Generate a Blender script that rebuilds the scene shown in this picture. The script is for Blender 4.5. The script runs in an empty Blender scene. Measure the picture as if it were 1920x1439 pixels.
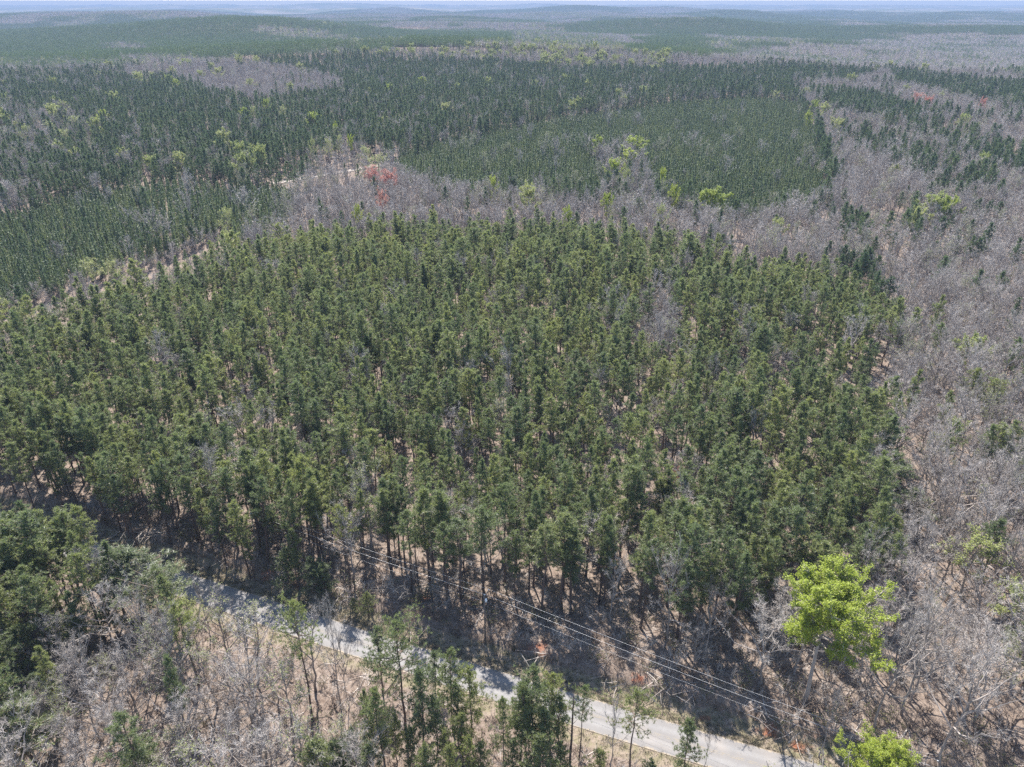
import bpy, math, random
import numpy as np

# ------------------------------------------------------------------ camera, sky, sun, exposure
scene = bpy.context.scene
COL = scene.collection
H, F = 105.0, 1380.0                      # camera height in metres, focal length in pixels of a 1920 px wide frame
TH = math.radians(27.42)                   # the camera looks down by this much
cam_d = bpy.data.cameras.new('camera'); cam_d.sensor_width = 36.0; cam_d.lens = F / 1920 * 36.0
cam_d.clip_start = 1.0; cam_d.clip_end = 60000.0
cam = bpy.data.objects.new('camera', cam_d); COL.objects.link(cam)
cam.location = (0, 0, H); cam.rotation_euler = (math.pi / 2 - TH, 0, 0)
scene.camera = cam

SUN_EL, SUN_AZ = math.radians(53), math.radians(-12.5)     # azimuth from +y towards +x
world = bpy.data.worlds.new('World'); scene.world = world; world.use_nodes = True
wn = world.node_tree.nodes; wl = world.node_tree.links
sky = wn.new('ShaderNodeTexSky'); sky.sky_type = 'NISHITA'; sky.sun_disc = False
sky.sun_elevation = SUN_EL; sky.sun_rotation = SUN_AZ; sky.altitude = 250
sky.air_density = 1.0; sky.dust_density = 0.6; sky.ozone_density = 1.0
bgn = wn['Background']; bgn.inputs['Strength'].default_value = 0.12
wl.new(sky.outputs[0], bgn.inputs['Color'])

sun_d = bpy.data.lights.new('sun', 'SUN'); sun_d.energy = 5.0; sun_d.angle = math.radians(0.5); sun_d.color = (1.0, 0.95, 0.88)
sun = bpy.data.objects.new('sun', sun_d); COL.objects.link(sun)
sun.location = (-200, 900, 600)
# lamp shines along its -Z
import mathutils
sd = mathutils.Vector((math.sin(SUN_AZ) * math.cos(SUN_EL), math.cos(SUN_AZ) * math.cos(SUN_EL), math.sin(SUN_EL)))
sun.rotation_euler = sd.to_track_quat('Z', 'Y').to_euler()

vs = scene.view_settings
vs.view_transform = 'Standard'; vs.look = 'None'; vs.gamma = 1.0; vs.use_curve_mapping = False
vs.exposure = 1.42
cy = scene.cycles
cy.max_bounces = 6; cy.diffuse_bounces = 3; cy.glossy_bounces = 1; cy.transmission_bounces = 4
cy.volume_bounces = 0; cy.transparent_max_bounces = 4
cy.use_adaptive_sampling = True; cy.adaptive_threshold = 0.012
cy.use_denoising = False
scene.render.filter_size = 1.1
cy.sample_clamp_indirect = 4.0

rng = np.random.default_rng(11)
random.seed(5)

# ------------------------------------------------------------------ projection and terrain
cT, sT = math.cos(TH), math.sin(TH)
def project(x, y, z):
    dz = z - H
    depth = np.maximum(y * cT - dz * sT, 0.1)
    up = y * sT + dz * cT
    return 960 + F * x / depth, 719.5 - F * up / depth, depth

def sstep(a, b, v):
    t = np.clip((v - a) / (b - a), 0, 1)
    return t * t * (3 - 2 * t)

def lattice(ix, iy, seed):
    h = (ix.astype(np.int64) * 374761393 + iy.astype(np.int64) * 668265263 + seed * 974711) & 0xffffffff
    h = ((h ^ (h >> 13)) * 1274126177) & 0xffffffff
    h = h ^ (h >> 16)
    return (h & 0xffff) / 65535.0

def vnoise(x, y, scale, seed, octaves=2):
    out = 0; amp = 1.0; tot = 0
    for o in range(octaves):
        X = x / scale * 2 ** o + 1000.37 + 17.3 * o; Y = y / scale * 2 ** o + 1000.71 + 9.1 * o
        ix = np.floor(X); iy = np.floor(Y); fx = X - ix; fy = Y - iy
        fx = fx * fx * (3 - 2 * fx); fy = fy * fy * (3 - 2 * fy)
        a = lattice(ix, iy, seed + o); b = lattice(ix + 1, iy, seed + o)
        c = lattice(ix, iy + 1, seed + o); d = lattice(ix + 1, iy + 1, seed + o)
        out = out + amp * ((a * (1 - fx) + b * fx) * (1 - fy) + (c * (1 - fx) + d * fx) * fy)
        tot += amp; amp *= 0.5
    return out / tot

RIDGES = [(-150, 1420, 430, 200, 30), (330, 1330, 260, 160, 10), (-950, 2500, 650, 330, 34), (620, 3100, 520, 260, 30),
          (1500, 2900, 700, 350, 16), (-1800, 4300, 900, 420, 30), (200, 4600, 900, 400, 14),
          (-2600, 9000, 2600, 700, 46), (1800, 8200, 2200, 700, 30), (-3000, 15000, 2600, 900, 75),
          (-6500, 16500, 2500, 900, 80), (900, 17500, 3500, 900, 62), (6500, 16000, 3000, 1200, 50)]

def base_h(x, y):
    x = np.asarray(x, float); y = np.asarray(y, float)
    r = np.hypot(x, y)
    a1 = sstep(600, 2200, r)
    z = a1 * (vnoise(x, y, 950, 3, 2) - 0.58) * 88 * (1 + 0.25 * sstep(2500, 9000, r))
    z = z + (vnoise(x, y, 120, 8, 2) - 0.5) * 2.4 * sstep(60, 180, r)
    for cx, cy_, sx, sy, hh in RIDGES:
        z = z + hh * np.exp(-((x - cx) / sx) ** 2 - ((y - cy_) / sy) ** 2)
    return np.minimum(z, 94)

def unproject(px, py, zadd=0.0):
    """walk along the sight line of a photo pixel until it meets the ground raised by zadd"""
    dx = (px - 960) / F; dyc = (719.5 - py) / F
    d = np.array([dx, cT + dyc * sT, -sT + dyc * cT])
    t = 20.0
    while t < 30000:
        p = d * t
        if H + p[2] < height(p[0], p[1]) + zadd: break
        t *= 1.01
    lo, hi = t / 1.01, t
    for _ in range(20):
        m = (lo + hi) / 2; p = d * m
        if H + p[2] < height(p[0], p[1]) + zadd: hi = m
        else: lo = m
    p = d * hi
    return float(p[0]), float(p[1])

# the road: a polyline given where its middle lies on flat ground
def flat(px, py, z=0.0):
    dx = (px - 960) / F; dyc = (719.5 - py) / F
    d = np.array([dx, cT + dyc * sT, -sT + dyc * cT]); t = (z - H) / d[2]
    return d[0] * t, d[1] * t
ROAD_PX = [(-700, 828), (-420, 880), (-250, 916), (-80, 962), (100, 1014), (240, 1060), (360, 1100), (490, 1142), (683, 1208), (923, 1282),
           (1075, 1330), (1300, 1398), (1480, 1450), (1720, 1520), (2050, 1612)]
_rp = np.array([flat(*p) for p in ROAD_PX])
def resample(P, step):
    # Catmull-Rom through the points, then even spacing
    Q = []
    for i in range(len(P) - 1):
        p0 = P[max(i - 1, 0)]; p1 = P[i]; p2 = P[i + 1]; p3 = P[min(i + 2, len(P) - 1)]
        for t in np.linspace(0, 1, 24, endpoint=False):
            Q.append(0.5 * ((2 * p1) + (-p0 + p2) * t + (2 * p0 - 5 * p1 + 4 * p2 - p3) * t * t + (-p0 + 3 * p1 - 3 * p2 + p3) * t ** 3))
    Q.append(P[-1]); Q = np.array(Q)
    s = np.concatenate([[0], np.cumsum(np.hypot(*np.diff(Q, axis=0).T))])
    n = int(s[-1] / step) + 1
    u = np.linspace(0, s[-1], n)
    return np.stack([np.interp(u, s, Q[:, 0]), np.interp(u, s, Q[:, 1])], 1)
ROAD = resample(_rp, 2.0)
for _ in range(30):
    ROAD[1:-1] = 0.25 * ROAD[:-2] + 0.5 * ROAD[1:-1] + 0.25 * ROAD[2:]
TAN = np.gradient(ROAD, axis=0); TAN /= np.linalg.norm(TAN, axis=1)[:, None]
NRM = np.stack([-TAN[:, 1], TAN[:, 0]], 1)            # to the left of travel = the far side
if NRM[len(NRM) // 2, 1] < 0: NRM = -NRM

def road_dist(x, y):
    """signed distance to the road's middle (positive beyond the road)"""
    x = np.asarray(x, float); y = np.asarray(y, float)
    shp = x.shape; x = x.ravel(); y = y.ravel()
    out = np.full(x.shape, 999.0); idx = np.zeros(x.shape, int)
    near = np.nonzero((np.abs(x) < 420) & (y < 330))[0]
    for k in range(0, len(near), 20000):
        s = near[k:k + 20000]
        d2 = (x[s, None] - ROAD[None, :, 0]) ** 2 + (y[s, None] - ROAD[None, :, 1]) ** 2
        j = d2.argmin(1)
        vx = x[s] - ROAD[j, 0]; vy = y[s] - ROAD[j, 1]
        sg = np.sign(vx * NRM[j, 0] + vy * NRM[j, 1]); sg[sg == 0] = 1
        out[s] = np.sqrt(d2[np.arange(len(s)), j]) * sg; idx[s] = j
    return out.reshape(shp), idx.reshape(shp)
ROAD_Z = base_h(ROAD[:, 0], ROAD[:, 1])
for _ in range(60): ROAD_Z[1:-1] = 0.25 * ROAD_Z[:-2] + 0.5 * ROAD_Z[1:-1] + 0.25 * ROAD_Z[2:]

def height(x, y):
    x = np.asarray(x, float); y = np.asarray(y, float)
    z = base_h(x, y)
    d, j = road_dist(x, y)
    w = 1 - sstep(4.5, 13.0, np.abs(d))
    bank = np.where(d > 0, 1.5 * sstep(6.6, 9.0, d) * (1 - sstep(14, 40, d)), 0.0)
    ditch = -0.35 * np.exp(-((np.abs(d) - 5.6) / 0.9) ** 2)
    return np.where(np.abs(d) < 60, z * (1 - w) + (ROAD_Z[j] - 0.06) * w + bank + ditch, z)

# ------------------------------------------------------------------ mesh and object helpers
class MB:
    def __init__(self): self.v = []; self.t = []; self.m = []; self.k = []; self.n = 0
    def add(self, V, T, mat=0, tint=0.0):
        V = np.asarray(V, np.float32).reshape(-1, 3); T = np.asarray(T, np.int32).reshape(-1, 3)
        self.v.append(V); self.t.append(T + self.n); self.m.append(np.full(len(T), mat, np.int32))
        self.k.append(np.full(len(V), tint, np.float32) if np.isscalar(tint) else np.asarray(tint, np.float32)); self.n += len(V)
    def merge(self, o, mat=None, tint=0.0, M=None):
        for V, T, m in zip(o.v, o.t, o.m):
            W = V if M is None else M(V)
            self.v.append(W); self.m.append(m if mat is None else np.full(len(T), mat, np.int32)); self.k.append(np.full(len(V), tint, np.float32))
        off = self.n
        for T in o.t: self.t.append(T + off)
        self.n += o.n
    def mesh(self, name, mats, smooth=False):
        V = np.concatenate(self.v); T = np.concatenate(self.t); m = np.concatenate(self.m); k = np.concatenate(self.k)
        me = bpy.data.meshes.new(name)
        me.vertices.add(len(V)); me.vertices.foreach_set('co', V.ravel())
        me.loops.add(len(T) * 3); me.loops.foreach_set('vertex_index', T.ravel())
        me.polygons.add(len(T)); me.polygons.foreach_set('loop_start', np.arange(len(T), dtype=np.int32) * 3)
        me.update(calc_edges=True)
        for a in mats: me.materials.append(a)
        me.polygons.foreach_set('material_index', m)
        me.polygons.foreach_set('use_smooth', np.full(len(T), smooth))
        if k.any():
            at = me.attributes.new('tint', 'FLOAT', 'POINT'); at.data.foreach_set('value', k)
        me.update()
        return me

def tube(mb, P, R, sides=5, mat=0, cap=False):
    P = np.asarray(P, float); R = np.asarray(R, float); n = len(P)
    tg = np.gradient(P, axis=0); tg /= np.maximum(np.linalg.norm(tg, axis=1)[:, None], 1e-9)
    ref = np.array([1.0, 0, 0]) if abs(tg[0, 0]) < 0.8 else np.array([0, 1.0, 0])
    a = np.cross(tg, ref); a /= np.linalg.norm(a, axis=1)[:, None]; b = np.cross(tg, a)
    ang = np.linspace(0, 2 * np.pi, sides, endpoint=False)
    V = P[:, None] + R[:, None, None] * (np.cos(ang)[None, :, None] * a[:, None] + np.sin(ang)[None, :, None] * b[:, None])
    T = []
    for i in range(n - 1):
        for s in range(sides):
            q = i * sides + s; r = i * sides + (s + 1) % sides
            T.append((q, r, r + sides)); T.append((q, r + sides, q + sides))
    if cap:
        for s in range(1, sides - 1): T.append(((n - 1) * sides, (n - 1) * sides + s, (n - 1) * sides + s + 1))
    mb.add(V.reshape(-1, 3), T, mat)

def blades(mb, P, D, L, W, g, mat=0, diamond=False, face=None, loose=0.6):
    """many slim pointed blades: base P, direction D, length L, width W"""
    P = np.asarray(P, float); D = D / np.maximum(np.linalg.norm(D, axis=1)[:, None], 1e-9); n = len(P)
    r = g.normal(size=(n, 3))
    if face is not None: r = unit(np.broadcast_to(face, (n, 3))) + loose * r      # the flat side turns towards the light, as needles and leaves do
    s = np.cross(D, r); s /= np.maximum(np.linalg.norm(s, axis=1)[:, None], 1e-9)
    L = np.broadcast_to(L, n)[:, None]; W = np.broadcast_to(W, n)[:, None]
    if diamond:
        m = P + D * L * 0.5
        V = np.stack([P, m + s * W / 2, P + D * L, m - s * W / 2], 1).reshape(-1, 3)
        i = np.arange(n)[:, None] * 4
        T = np.concatenate([i + np.array([[0, 1, 2]]), i + np.array([[0, 2, 3]])])
    else:
        V = np.stack([P - s * W / 2, P + s * W / 2, P + D * L], 1).reshape(-1, 3)
        T = np.arange(n * 3).reshape(-1, 3)
    mb.add(V, T, mat)

def box(mb, c, size, rz=0.0, mat=0):
    c = np.array(c, float); s = np.array(size, float) / 2
    V = np.array([[x, y, z] for x in (-1, 1) for y in (-1, 1) for z in (-1, 1)], float) * s
    R = np.array([[math.cos(rz), -math.sin(rz), 0], [math.sin(rz), math.cos(rz), 0], [0, 0, 1]])
    V = V @ R.T + c
    q = [(0, 1, 3, 2), (4, 6, 7, 5), (0, 4, 5, 1), (2, 3, 7, 6), (0, 2, 6, 4), (1, 5, 7, 3)]
    T = [t for a, b, cc, d in q for t in ((a, b, cc), (a, cc, d))]
    mb.add(V, T, mat)

def link(name, data, parent=None, loc=None, kind=None):
    o = bpy.data.objects.new(name, data); COL.objects.link(o)
    if parent is not None: o.parent = parent
    if loc is not None: o.location = loc
    if kind: o['kind'] = kind
    return o
def tag(o, label, cat, group=None):
    o['label'] = label; o['category'] = cat
    if group: o['group'] = group
    return o

# ------------------------------------------------------------------ materials
def new_mat(name):
    m = bpy.data.materials.new(name); m.use_nodes = True
    nt = m.node_tree; nt.nodes.clear()
    return m, nt, nt.nodes, nt.links
def ramp(n, stops):
    r = n.new('ShaderNodeValToRGB'); e = r.color_ramp.elements
    while len(e) < len(stops): e.new(0.5)
    for i, (p, c) in enumerate(stops): e[i].position = p; e[i].color = (*c, 1)
    return r

def leaf_material(name, stops, transl=0.35, spec=0.25, rough=0.5, stand=0.35, through=(1.0, 1.0, 1.0)):
    """foliage: each tree its own hue (object random + tint), slow drift across a stand, small mottling"""
    m, nt, n, l = new_mat(name)
    oi = n.new('ShaderNodeObjectInfo'); at = n.new('ShaderNodeAttribute'); at.attribute_name = 'tint'
    ad = n.new('ShaderNodeMath'); ad.operation = 'ADD'; l.new(oi.outputs['Random'], ad.inputs[0]); l.new(at.outputs['Fac'], ad.inputs[1])
    fr = n.new('ShaderNodeMath'); fr.operation = 'FRACT'; l.new(ad.outputs[0], fr.inputs[0])
    ge = n.new('ShaderNodeNewGeometry')
    no = n.new('ShaderNodeTexNoise'); no.inputs['Scale'].default_value = 0.022; no.inputs['Detail'].default_value = 2
    l.new(ge.outputs['Position'], no.inputs['Vector'])
    n2 = n.new('ShaderNodeTexNoise'); n2.inputs['Scale'].default_value = 1.1; n2.inputs['Detail'].default_value = 2
    l.new(ge.outputs['Position'], n2.inputs['Vector'])
    mx = n.new('ShaderNodeMix'); mx.data_type = 'FLOAT'; mx.inputs[0].default_value = stand
    l.new(fr.outputs[0], mx.inputs[2]); l.new(no.outputs['Fac'], mx.inputs[3])
    mx2 = n.new('ShaderNodeMix'); mx2.data_type = 'FLOAT'; mx2.inputs[0].default_value = 0.3
    l.new(mx.outputs[0], mx2.inputs[2]); l.new(n2.outputs['Fac'], mx2.inputs[3])
    r = ramp(n, stops); l.new(mx2.outputs[0], r.inputs[0])
    p = n.new('ShaderNodeBsdfPrincipled'); p.inputs['Roughness'].default_value = rough; p.inputs['Specular IOR Level'].default_value = spec
    l.new(r.outputs[0], p.inputs['Base Color'])
    t = n.new('ShaderNodeBsdfTranslucent')                    # light that comes through a leaf is yellower than what it throws back
    tv = n.new('ShaderNodeVectorMath'); tv.operation = 'MULTIPLY'; tv.inputs[1].default_value = through; l.new(r.outputs[0], tv.inputs[0])
    l.new(tv.outputs[0], t.inputs['Color'])
    ms = n.new('ShaderNodeMixShader'); ms.inputs[0].default_value = transl
    l.new(p.outputs[0], ms.inputs[1]); l.new(t.outputs[0], ms.inputs[2])
    o = n.new('ShaderNodeOutputMaterial'); l.new(ms.outputs[0], o.inputs['Surface'])
    return m

def bark_material(name, c1, c2, scale=2.0, spec=0.25, rough=0.75):
    m, nt, n, l = new_mat(name)
    oi = n.new('ShaderNodeObjectInfo'); at = n.new('ShaderNodeAttribute'); at.attribute_name = 'tint'
    ad = n.new('ShaderNodeMath'); ad.operation = 'ADD'; l.new(oi.outputs['Random'], ad.inputs[0]); l.new(at.outputs['Fac'], ad.inputs[1])
    fr = n.new('ShaderNodeMath'); fr.operation = 'FRACT'; l.new(ad.outputs[0], fr.inputs[0])
    ge = n.new('ShaderNodeNewGeometry')
    no = n.new('ShaderNodeTexNoise'); no.inputs['Scale'].default_value = scale; no.inputs['Detail'].default_value = 3
    l.new(ge.outputs['Position'], no.inputs['Vector'])
    mx = n.new('ShaderNodeMix'); mx.data_type = 'FLOAT'; mx.inputs[0].default_value = 0.5
    l.new(fr.outputs[0], mx.inputs[2]); l.new(no.outputs['Fac'], mx.inputs[3])
    r = ramp(n, [(0.15, c1), (0.85, c2)]); l.new(mx.outputs[0], r.inputs[0])
    p = n.new('ShaderNodeBsdfPrincipled'); p.inputs['Roughness'].default_value = rough; p.inputs['Specular IOR Level'].default_value = spec
    l.new(r.outputs[0], p.inputs['Base Color'])
    o = n.new('ShaderNodeOutputMaterial'); l.new(p.outputs[0], o.inputs['Surface'])
    return m

M_NEEDLE = leaf_material('pine_needles', [(0.1, (0.083, 0.109, 0.057)), (0.4, (0.129, 0.156, 0.079)), (0.62, (0.175, 0.193, 0.086)), (0.9, (0.260, 0.263, 0.095))], 0.55, 0.5, 0.45, 0.35, (1.42, 1.52, 1.05))
M_DARK_SHADED = leaf_material('dark_shaded_pine_needles', [(0.1, (0.045, 0.078, 0.042)), (0.5, (0.074, 0.113, 0.055)), (0.9, (0.118, 0.159, 0.066))], 0.40, 0.2, 0.5, 0.35, (1.3, 1.25, 1.0))  # dark green needles, with self-shade of the coarse far crowns put into the colour
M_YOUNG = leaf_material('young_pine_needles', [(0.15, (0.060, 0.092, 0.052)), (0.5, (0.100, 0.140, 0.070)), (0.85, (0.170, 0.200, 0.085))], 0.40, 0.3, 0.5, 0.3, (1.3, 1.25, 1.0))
M_LIME = leaf_material('spring_leaves', [(0.0, (0.236, 0.297, 0.039)), (0.5, (0.305, 0.360, 0.047)), (1.0, (0.360, 0.398, 0.067))], 0.5, 0.3, 0.5, 0.2)
M_SOFT = leaf_material('soft_spring_leaves', [(0.1, (0.255, 0.298, 0.085)), (0.5, (0.315, 0.348, 0.102)), (0.9, (0.358, 0.375, 0.145))], 0.45, 0.3, 0.5, 0.2)
M_PALE = leaf_material('opening_buds', [(0.0, (0.178, 0.200, 0.081)), (0.5, (0.222, 0.244, 0.089)), (1.0, (0.266, 0.281, 0.111))], 0.45, 0.3, 0.5, 0.2)
M_RED = leaf_material('red_buds', [(0.1, (0.40, 0.150, 0.115)), (0.5, (0.46, 0.195, 0.150)), (0.9, (0.48, 0.25, 0.175))], 0.4, 0.3, 0.5, 0.2)
M_BRUSH = leaf_material('brush_leaves', [(0.0, (0.060, 0.072, 0.030)), (0.5, (0.111, 0.119, 0.047)), (1.0, (0.187, 0.178, 0.068))], 0.35, 0.3, 0.5, 0.3)
M_PBARK = bark_material('pine_bark', (0.07, 0.050, 0.040), (0.15, 0.105, 0.085))
M_GBARK = bark_material('grey_bark', (0.150, 0.126, 0.109), (0.340, 0.296, 0.265))
M_TWIG = bark_material('grey_twigs', (0.273, 0.242, 0.219), (0.487, 0.441, 0.399), 0.8, 0.2, 0.6)
M_DRY = bark_material('dry_brush', (0.118, 0.085, 0.067), (0.244, 0.192, 0.152), 0.8)

# ------------------------------------------------------------------ tree builders (each returns separate mesh builders for its parts)
def unit(v): return v / np.maximum(np.linalg.norm(v, axis=-1, keepdims=True), 1e-9)

def trunk_path(g, Ht, sway, n=8):
    z = np.linspace(0, Ht, n); off = np.cumsum(g.normal(0, sway, (n, 2)), axis=0); off -= off[0]
    return np.column_stack([off, z])

def build_pine(seed, Ht=20.0, crown=0.5, R=2.9, nb=56, tufts=14, needles=11, nl=0.50, nw=0.082, flat_top=0.5, dead=8, gap=0.0):
    g = np.random.default_rng(seed)
    tr, li, cr = MB(), MB(), MB()
    P = trunk_path(g, Ht, 0.10)
    rad = np.interp(np.linspace(0, 1, 8), [0, 0.06, 1], [0.24, 0.185, 0.025]) * (Ht / 20) ** 0.8
    tube(tr, P, rad, 6)
    z0 = Ht * (1 - crown)
    at = lambda z: np.array([np.interp(z, P[:, 2], P[:, 0]), np.interp(z, P[:, 2], P[:, 1]), z])
    lob = g.uniform(0, 6.28, 3)
    for i in range(nb):
        t = (i + g.uniform(0, 1)) / nb; t = t ** 0.9
        az = i * 2.4 + g.normal(0, 0.5)
        if gap and g.uniform() < gap: continue
        prof = (1 - t ** 1.9) ** (flat_top + 0.12) * min(1.0, 0.5 + 0.5 * t / 0.25)
        prof *= 1 + 0.28 * math.sin(2 * az + lob[0]) + 0.2 * math.sin(3 * az + 5 * t + lob[1])
        L = max(0.35, R * prof * g.uniform(0.6, 1.2))
        el = math.radians(-8 + 50 * t + g.normal(0, 11))
        b = at(z0 + t * (Ht - z0) * 0.97)
        d = np.array([math.cos(az) * math.cos(el), math.sin(az) * math.cos(el), math.sin(el)])
        u = np.linspace(0, 1, 4)[:, None]
        bp = b + d * L * u + np.array([0, 0, 1]) * (u ** 2) * L * 0.22
        tube(li, bp, np.linspace(0.045, 0.012, 4) * (0.6 + L / 4), 3)
        k = max(4, int(tufts * (0.35 + 0.65 * L / R)))
        s = g.uniform(0.28, 1.02, k)
        c = b + d * L * s[:, None] + np.array([0, 0, 1]) * (s[:, None] ** 2) * L * 0.22 + g.normal(0, 0.17 * (L / R + 0.35) * R / 2.9, (k, 3)) * np.array([1.25, 1.25, 0.85])
        base = np.repeat(c, needles, 0)
        dirs = unit(g.normal(size=(k * needles, 3)) + 0.55 * np.repeat(np.tile(d, (k, 1)), needles, 0) + np.array([0, 0, 0.55]))
        blades(cr, base, dirs, nl * g.uniform(0.7, 1.25, k * needles), nw, g, face=np.array([0.35 * d[0], 0.35 * d[1], 1.0]), loose=0.45)
    # top tuft
    k = 6; c = at(Ht * 0.99) + g.normal(0, 0.2, (k, 3)); base = np.repeat(c, needles, 0)
    blades(cr, base, unit(g.normal(size=(k * needles, 3)) + np.array([0, 0, 0.8])), nl, nw, g, face=np.array([0, 0, 1.0]), loose=0.5)
    for i in range(dead):                                  # dead stubs below the crown
        z = g.uniform(min(0.3, 0.5 * (1 - crown)), 1 - crown) * Ht; az = g.uniform(0, 6.28); L = g.uniform(0.5, 1.6)
        b = at(z); d = np.array([math.cos(az), math.sin(az), g.uniform(-0.3, 0.3)])
        tube(li, np.stack([b, b + d * L * 0.5, b + d * L + [0, 0, -0.1]]), [0.025, 0.018, 0.006], 3)
    return tr, li, cr

def build_bare(seed, Ht=17.0, spread=1.0, nl=12, ns=7, nt=9, tw=0.034, vase=0.0, leaf=0, leafsize=0.26, leaf_low=0.0, clear=0.34, tips=3, dome=False):
    """leafless hardwood; with leaf > 0 that many small leaves per side branch"""
    g = np.random.default_rng(seed)
    tr, br, fo = MB(), MB(), MB()
    P = trunk_path(g, Ht * 0.93, 0.2, 9)
    tube(tr, P, np.interp(np.linspace(0, 1, 9), [0, 0.07, 0.5, 1], [0.30, 0.22, 0.13, 0.02]) * Ht / 17, 6)
    at = lambda z: np.array([np.interp(z, P[:, 2], P[:, 0]), np.interp(z, P[:, 2], P[:, 1]), z])
    up = np.array([0, 0, 1.0])
    for i in range(nl):
        t = (i + g.uniform(0, 0.9)) / nl
        z = Ht * (clear + (0.9 - clear) * t); az = i * 2.4 + g.normal(0, 0.5)
        L = Ht * spread * (0.36 * (1 - t) ** 0.6 + 0.10) * g.uniform(0.7, 1.2)
        if dome: L = Ht * spread * 0.36 * math.sqrt(max(0.05, 1 - (1.5 * t - 0.5) ** 2)) * g.uniform(0.88, 1.08) * min(1, 0.72 + 1.2 * t)
        el = math.radians(28 + 38 * t + 18 * vase + g.normal(0, 9))
        d = np.array([math.cos(az) * math.cos(el), math.sin(az) * math.cos(el), math.sin(el)])
        u = np.linspace(0, 1, 6)[:, None]; b = at(z)
        wob = np.cumsum(g.normal(0, 0.045 * L, (6, 3)), 0); wob -= wob[0]
        lp = b + d * L * u + up * u ** 2 * L * 0.25 + wob
        tube(br, lp, np.linspace(0.085, 0.018, 6) * (0.5 + L / 8) * Ht / 17, 4)
        for j in range(ns):
            s = 0.22 + 0.78 * (j + g.uniform(0, 1)) / ns
            c = np.array([np.interp(s, u[:, 0], lp[:, q]) for q in range(3)])
            dd = unit(d * 0.8 + g.normal(0, 0.62, 3) + up * 0.35); l2 = g.uniform(0.75, 1.7) * Ht / 17 * (1.25 - 0.5 * s)
            sp = c + dd * l2 * np.linspace(0, 1, 3)[:, None] + up * (np.linspace(0, 1, 3)[:, None] ** 2) * 0.2
            tube(br, sp, np.array([0.030, 0.020, 0.009]) * Ht / 17, 3)
            q = g.uniform(0.15, 1.0, nt)
            tb = c + dd * l2 * q[:, None] + up * q[:, None] ** 2 * 0.2
            td = unit(dd + g.normal(0, 0.65, (nt, 3)) + up * 0.25); tl = g.uniform(0.45, 1.15, nt)
            blades(br, tb, td, tl, tw, g, 1)
            mid = np.repeat(tb + td * tl[:, None] * 0.45, tips, 0)
            blades(br, mid, unit(np.repeat(td, tips, 0) + g.normal(0, 0.6, (nt * tips, 3)) + up * 0.2), g.uniform(0.3, 0.75, nt * tips), tw * 0.75, g, 1)
            if leaf and g.uniform() > leaf_low:
                e = g.integers(0, nt, leaf)
                lb = tb[e] + td[e] * (tl[e] * g.uniform(0.3, 1.15, leaf))[:, None] + g.normal(0, 0.16, (leaf, 3))
                blades(fo, lb, g.normal(size=(leaf, 3)) * np.array([1, 1, 0.6]), leafsize * g.uniform(0.7, 1.3, leaf), leafsize * 0.8, g, 0, True, face=up, loose=0.6)
    return tr, br, fo

def build_young(seed, Ht=11.0, R=1.55, n=340, bl=0.85, bw=0.24):
    g = np.random.default_rng(seed)
    tr, cr = MB(), MB()
    tube(tr, trunk_path(g, Ht * 0.96, 0.04, 4), [0.13, 0.1, 0.06, 0.02], 4)
    t = g.uniform(0, 1, n) ** 1.15; az = g.uniform(0, 6.28, n)
    r = R * (1 - t) ** 0.75 * g.uniform(0.25, 1.0, n) ** 0.6 * (1 + 0.25 * np.sin(3 * az + seed))
    c = np.column_stack([r * np.cos(az), r * np.sin(az), Ht * (0.22 + 0.78 * t)])
    d = np.column_stack([np.cos(az), np.sin(az), np.full(n, 0.75)]) + g.normal(0, 0.45, (n, 3))
    blades(cr, c - 0.3 * unit(d), d, bl * g.uniform(0.6, 1.2, n), bw, g, face=np.column_stack([0.5 * np.cos(az), 0.5 * np.sin(az), np.ones(n)]), loose=0.45)
    return tr, cr

def build_simple(mb, g, x, y, z, Ht, kind, tint):
    """a tree for the far slopes: trunk and a crown of leaf-sized clumps"""
    sub = MB()
    if kind == 'pine':
        n = 110; t = g.uniform(0, 1, n); az = g.uniform(0, 6.28, n); R = g.uniform(2.6, 3.7)
        r = R * (1 - t) ** 0.6 * np.minimum(1, 0.5 + t * 2) * g.uniform(0.3, 1, n) ** 0.5
        c = np.column_stack([r * np.cos(az), r * np.sin(az), Ht * (0.42 + 0.55 * t)])
        blades(sub, c, np.column_stack([np.cos(az), np.sin(az), np.full(n, 0.8)]) + g.normal(0, 0.5, (n, 3)), g.uniform(0.9, 1.7, n), 0.5, g, 0)
    else:
        n = 56; az = g.uniform(0, 6.28, n); R = g.uniform(2.8, 4.2); ct = g.uniform(-0.6, 1, n)
        rr = g.uniform(0.35, 1, n) ** 0.5; sn = np.sqrt(1 - ct ** 2)
        c = np.column_stack([R * rr * sn * np.cos(az), R * rr * sn * np.sin(az), Ht * 0.66 + Ht * 0.27 * rr * ct])
        m = {'bare': 2, 'lime': 3}[kind]
        blades(sub, c, np.column_stack([np.cos(az) * sn, np.sin(az) * sn, ct + 0.5]) + g.normal(0, 0.5, (n, 3)), g.uniform(1.0, 2.2, n), 0.34 if kind == 'bare' else 0.85, g, m)
    tube(sub, np.array([[0, 0, 0], [0, 0, Ht * 0.75]]), [0.2, 0.08], 3, 1)
    mb.merge(sub, None, tint, lambda V: V + np.array([x, y, z], np.float32))

# ------------------------------------------------------------------ instance scattering for the uncounted mass
def proto_group(name, meshes):
    c = bpy.data.collections.new(name)
    for i, me in enumerate(meshes):
        o = bpy.data.objects.new('%s_%s' % (name, 'abcdefghijklmnopqrstuvwxyz'[i]), me); c.objects.link(o)
    return c

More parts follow.
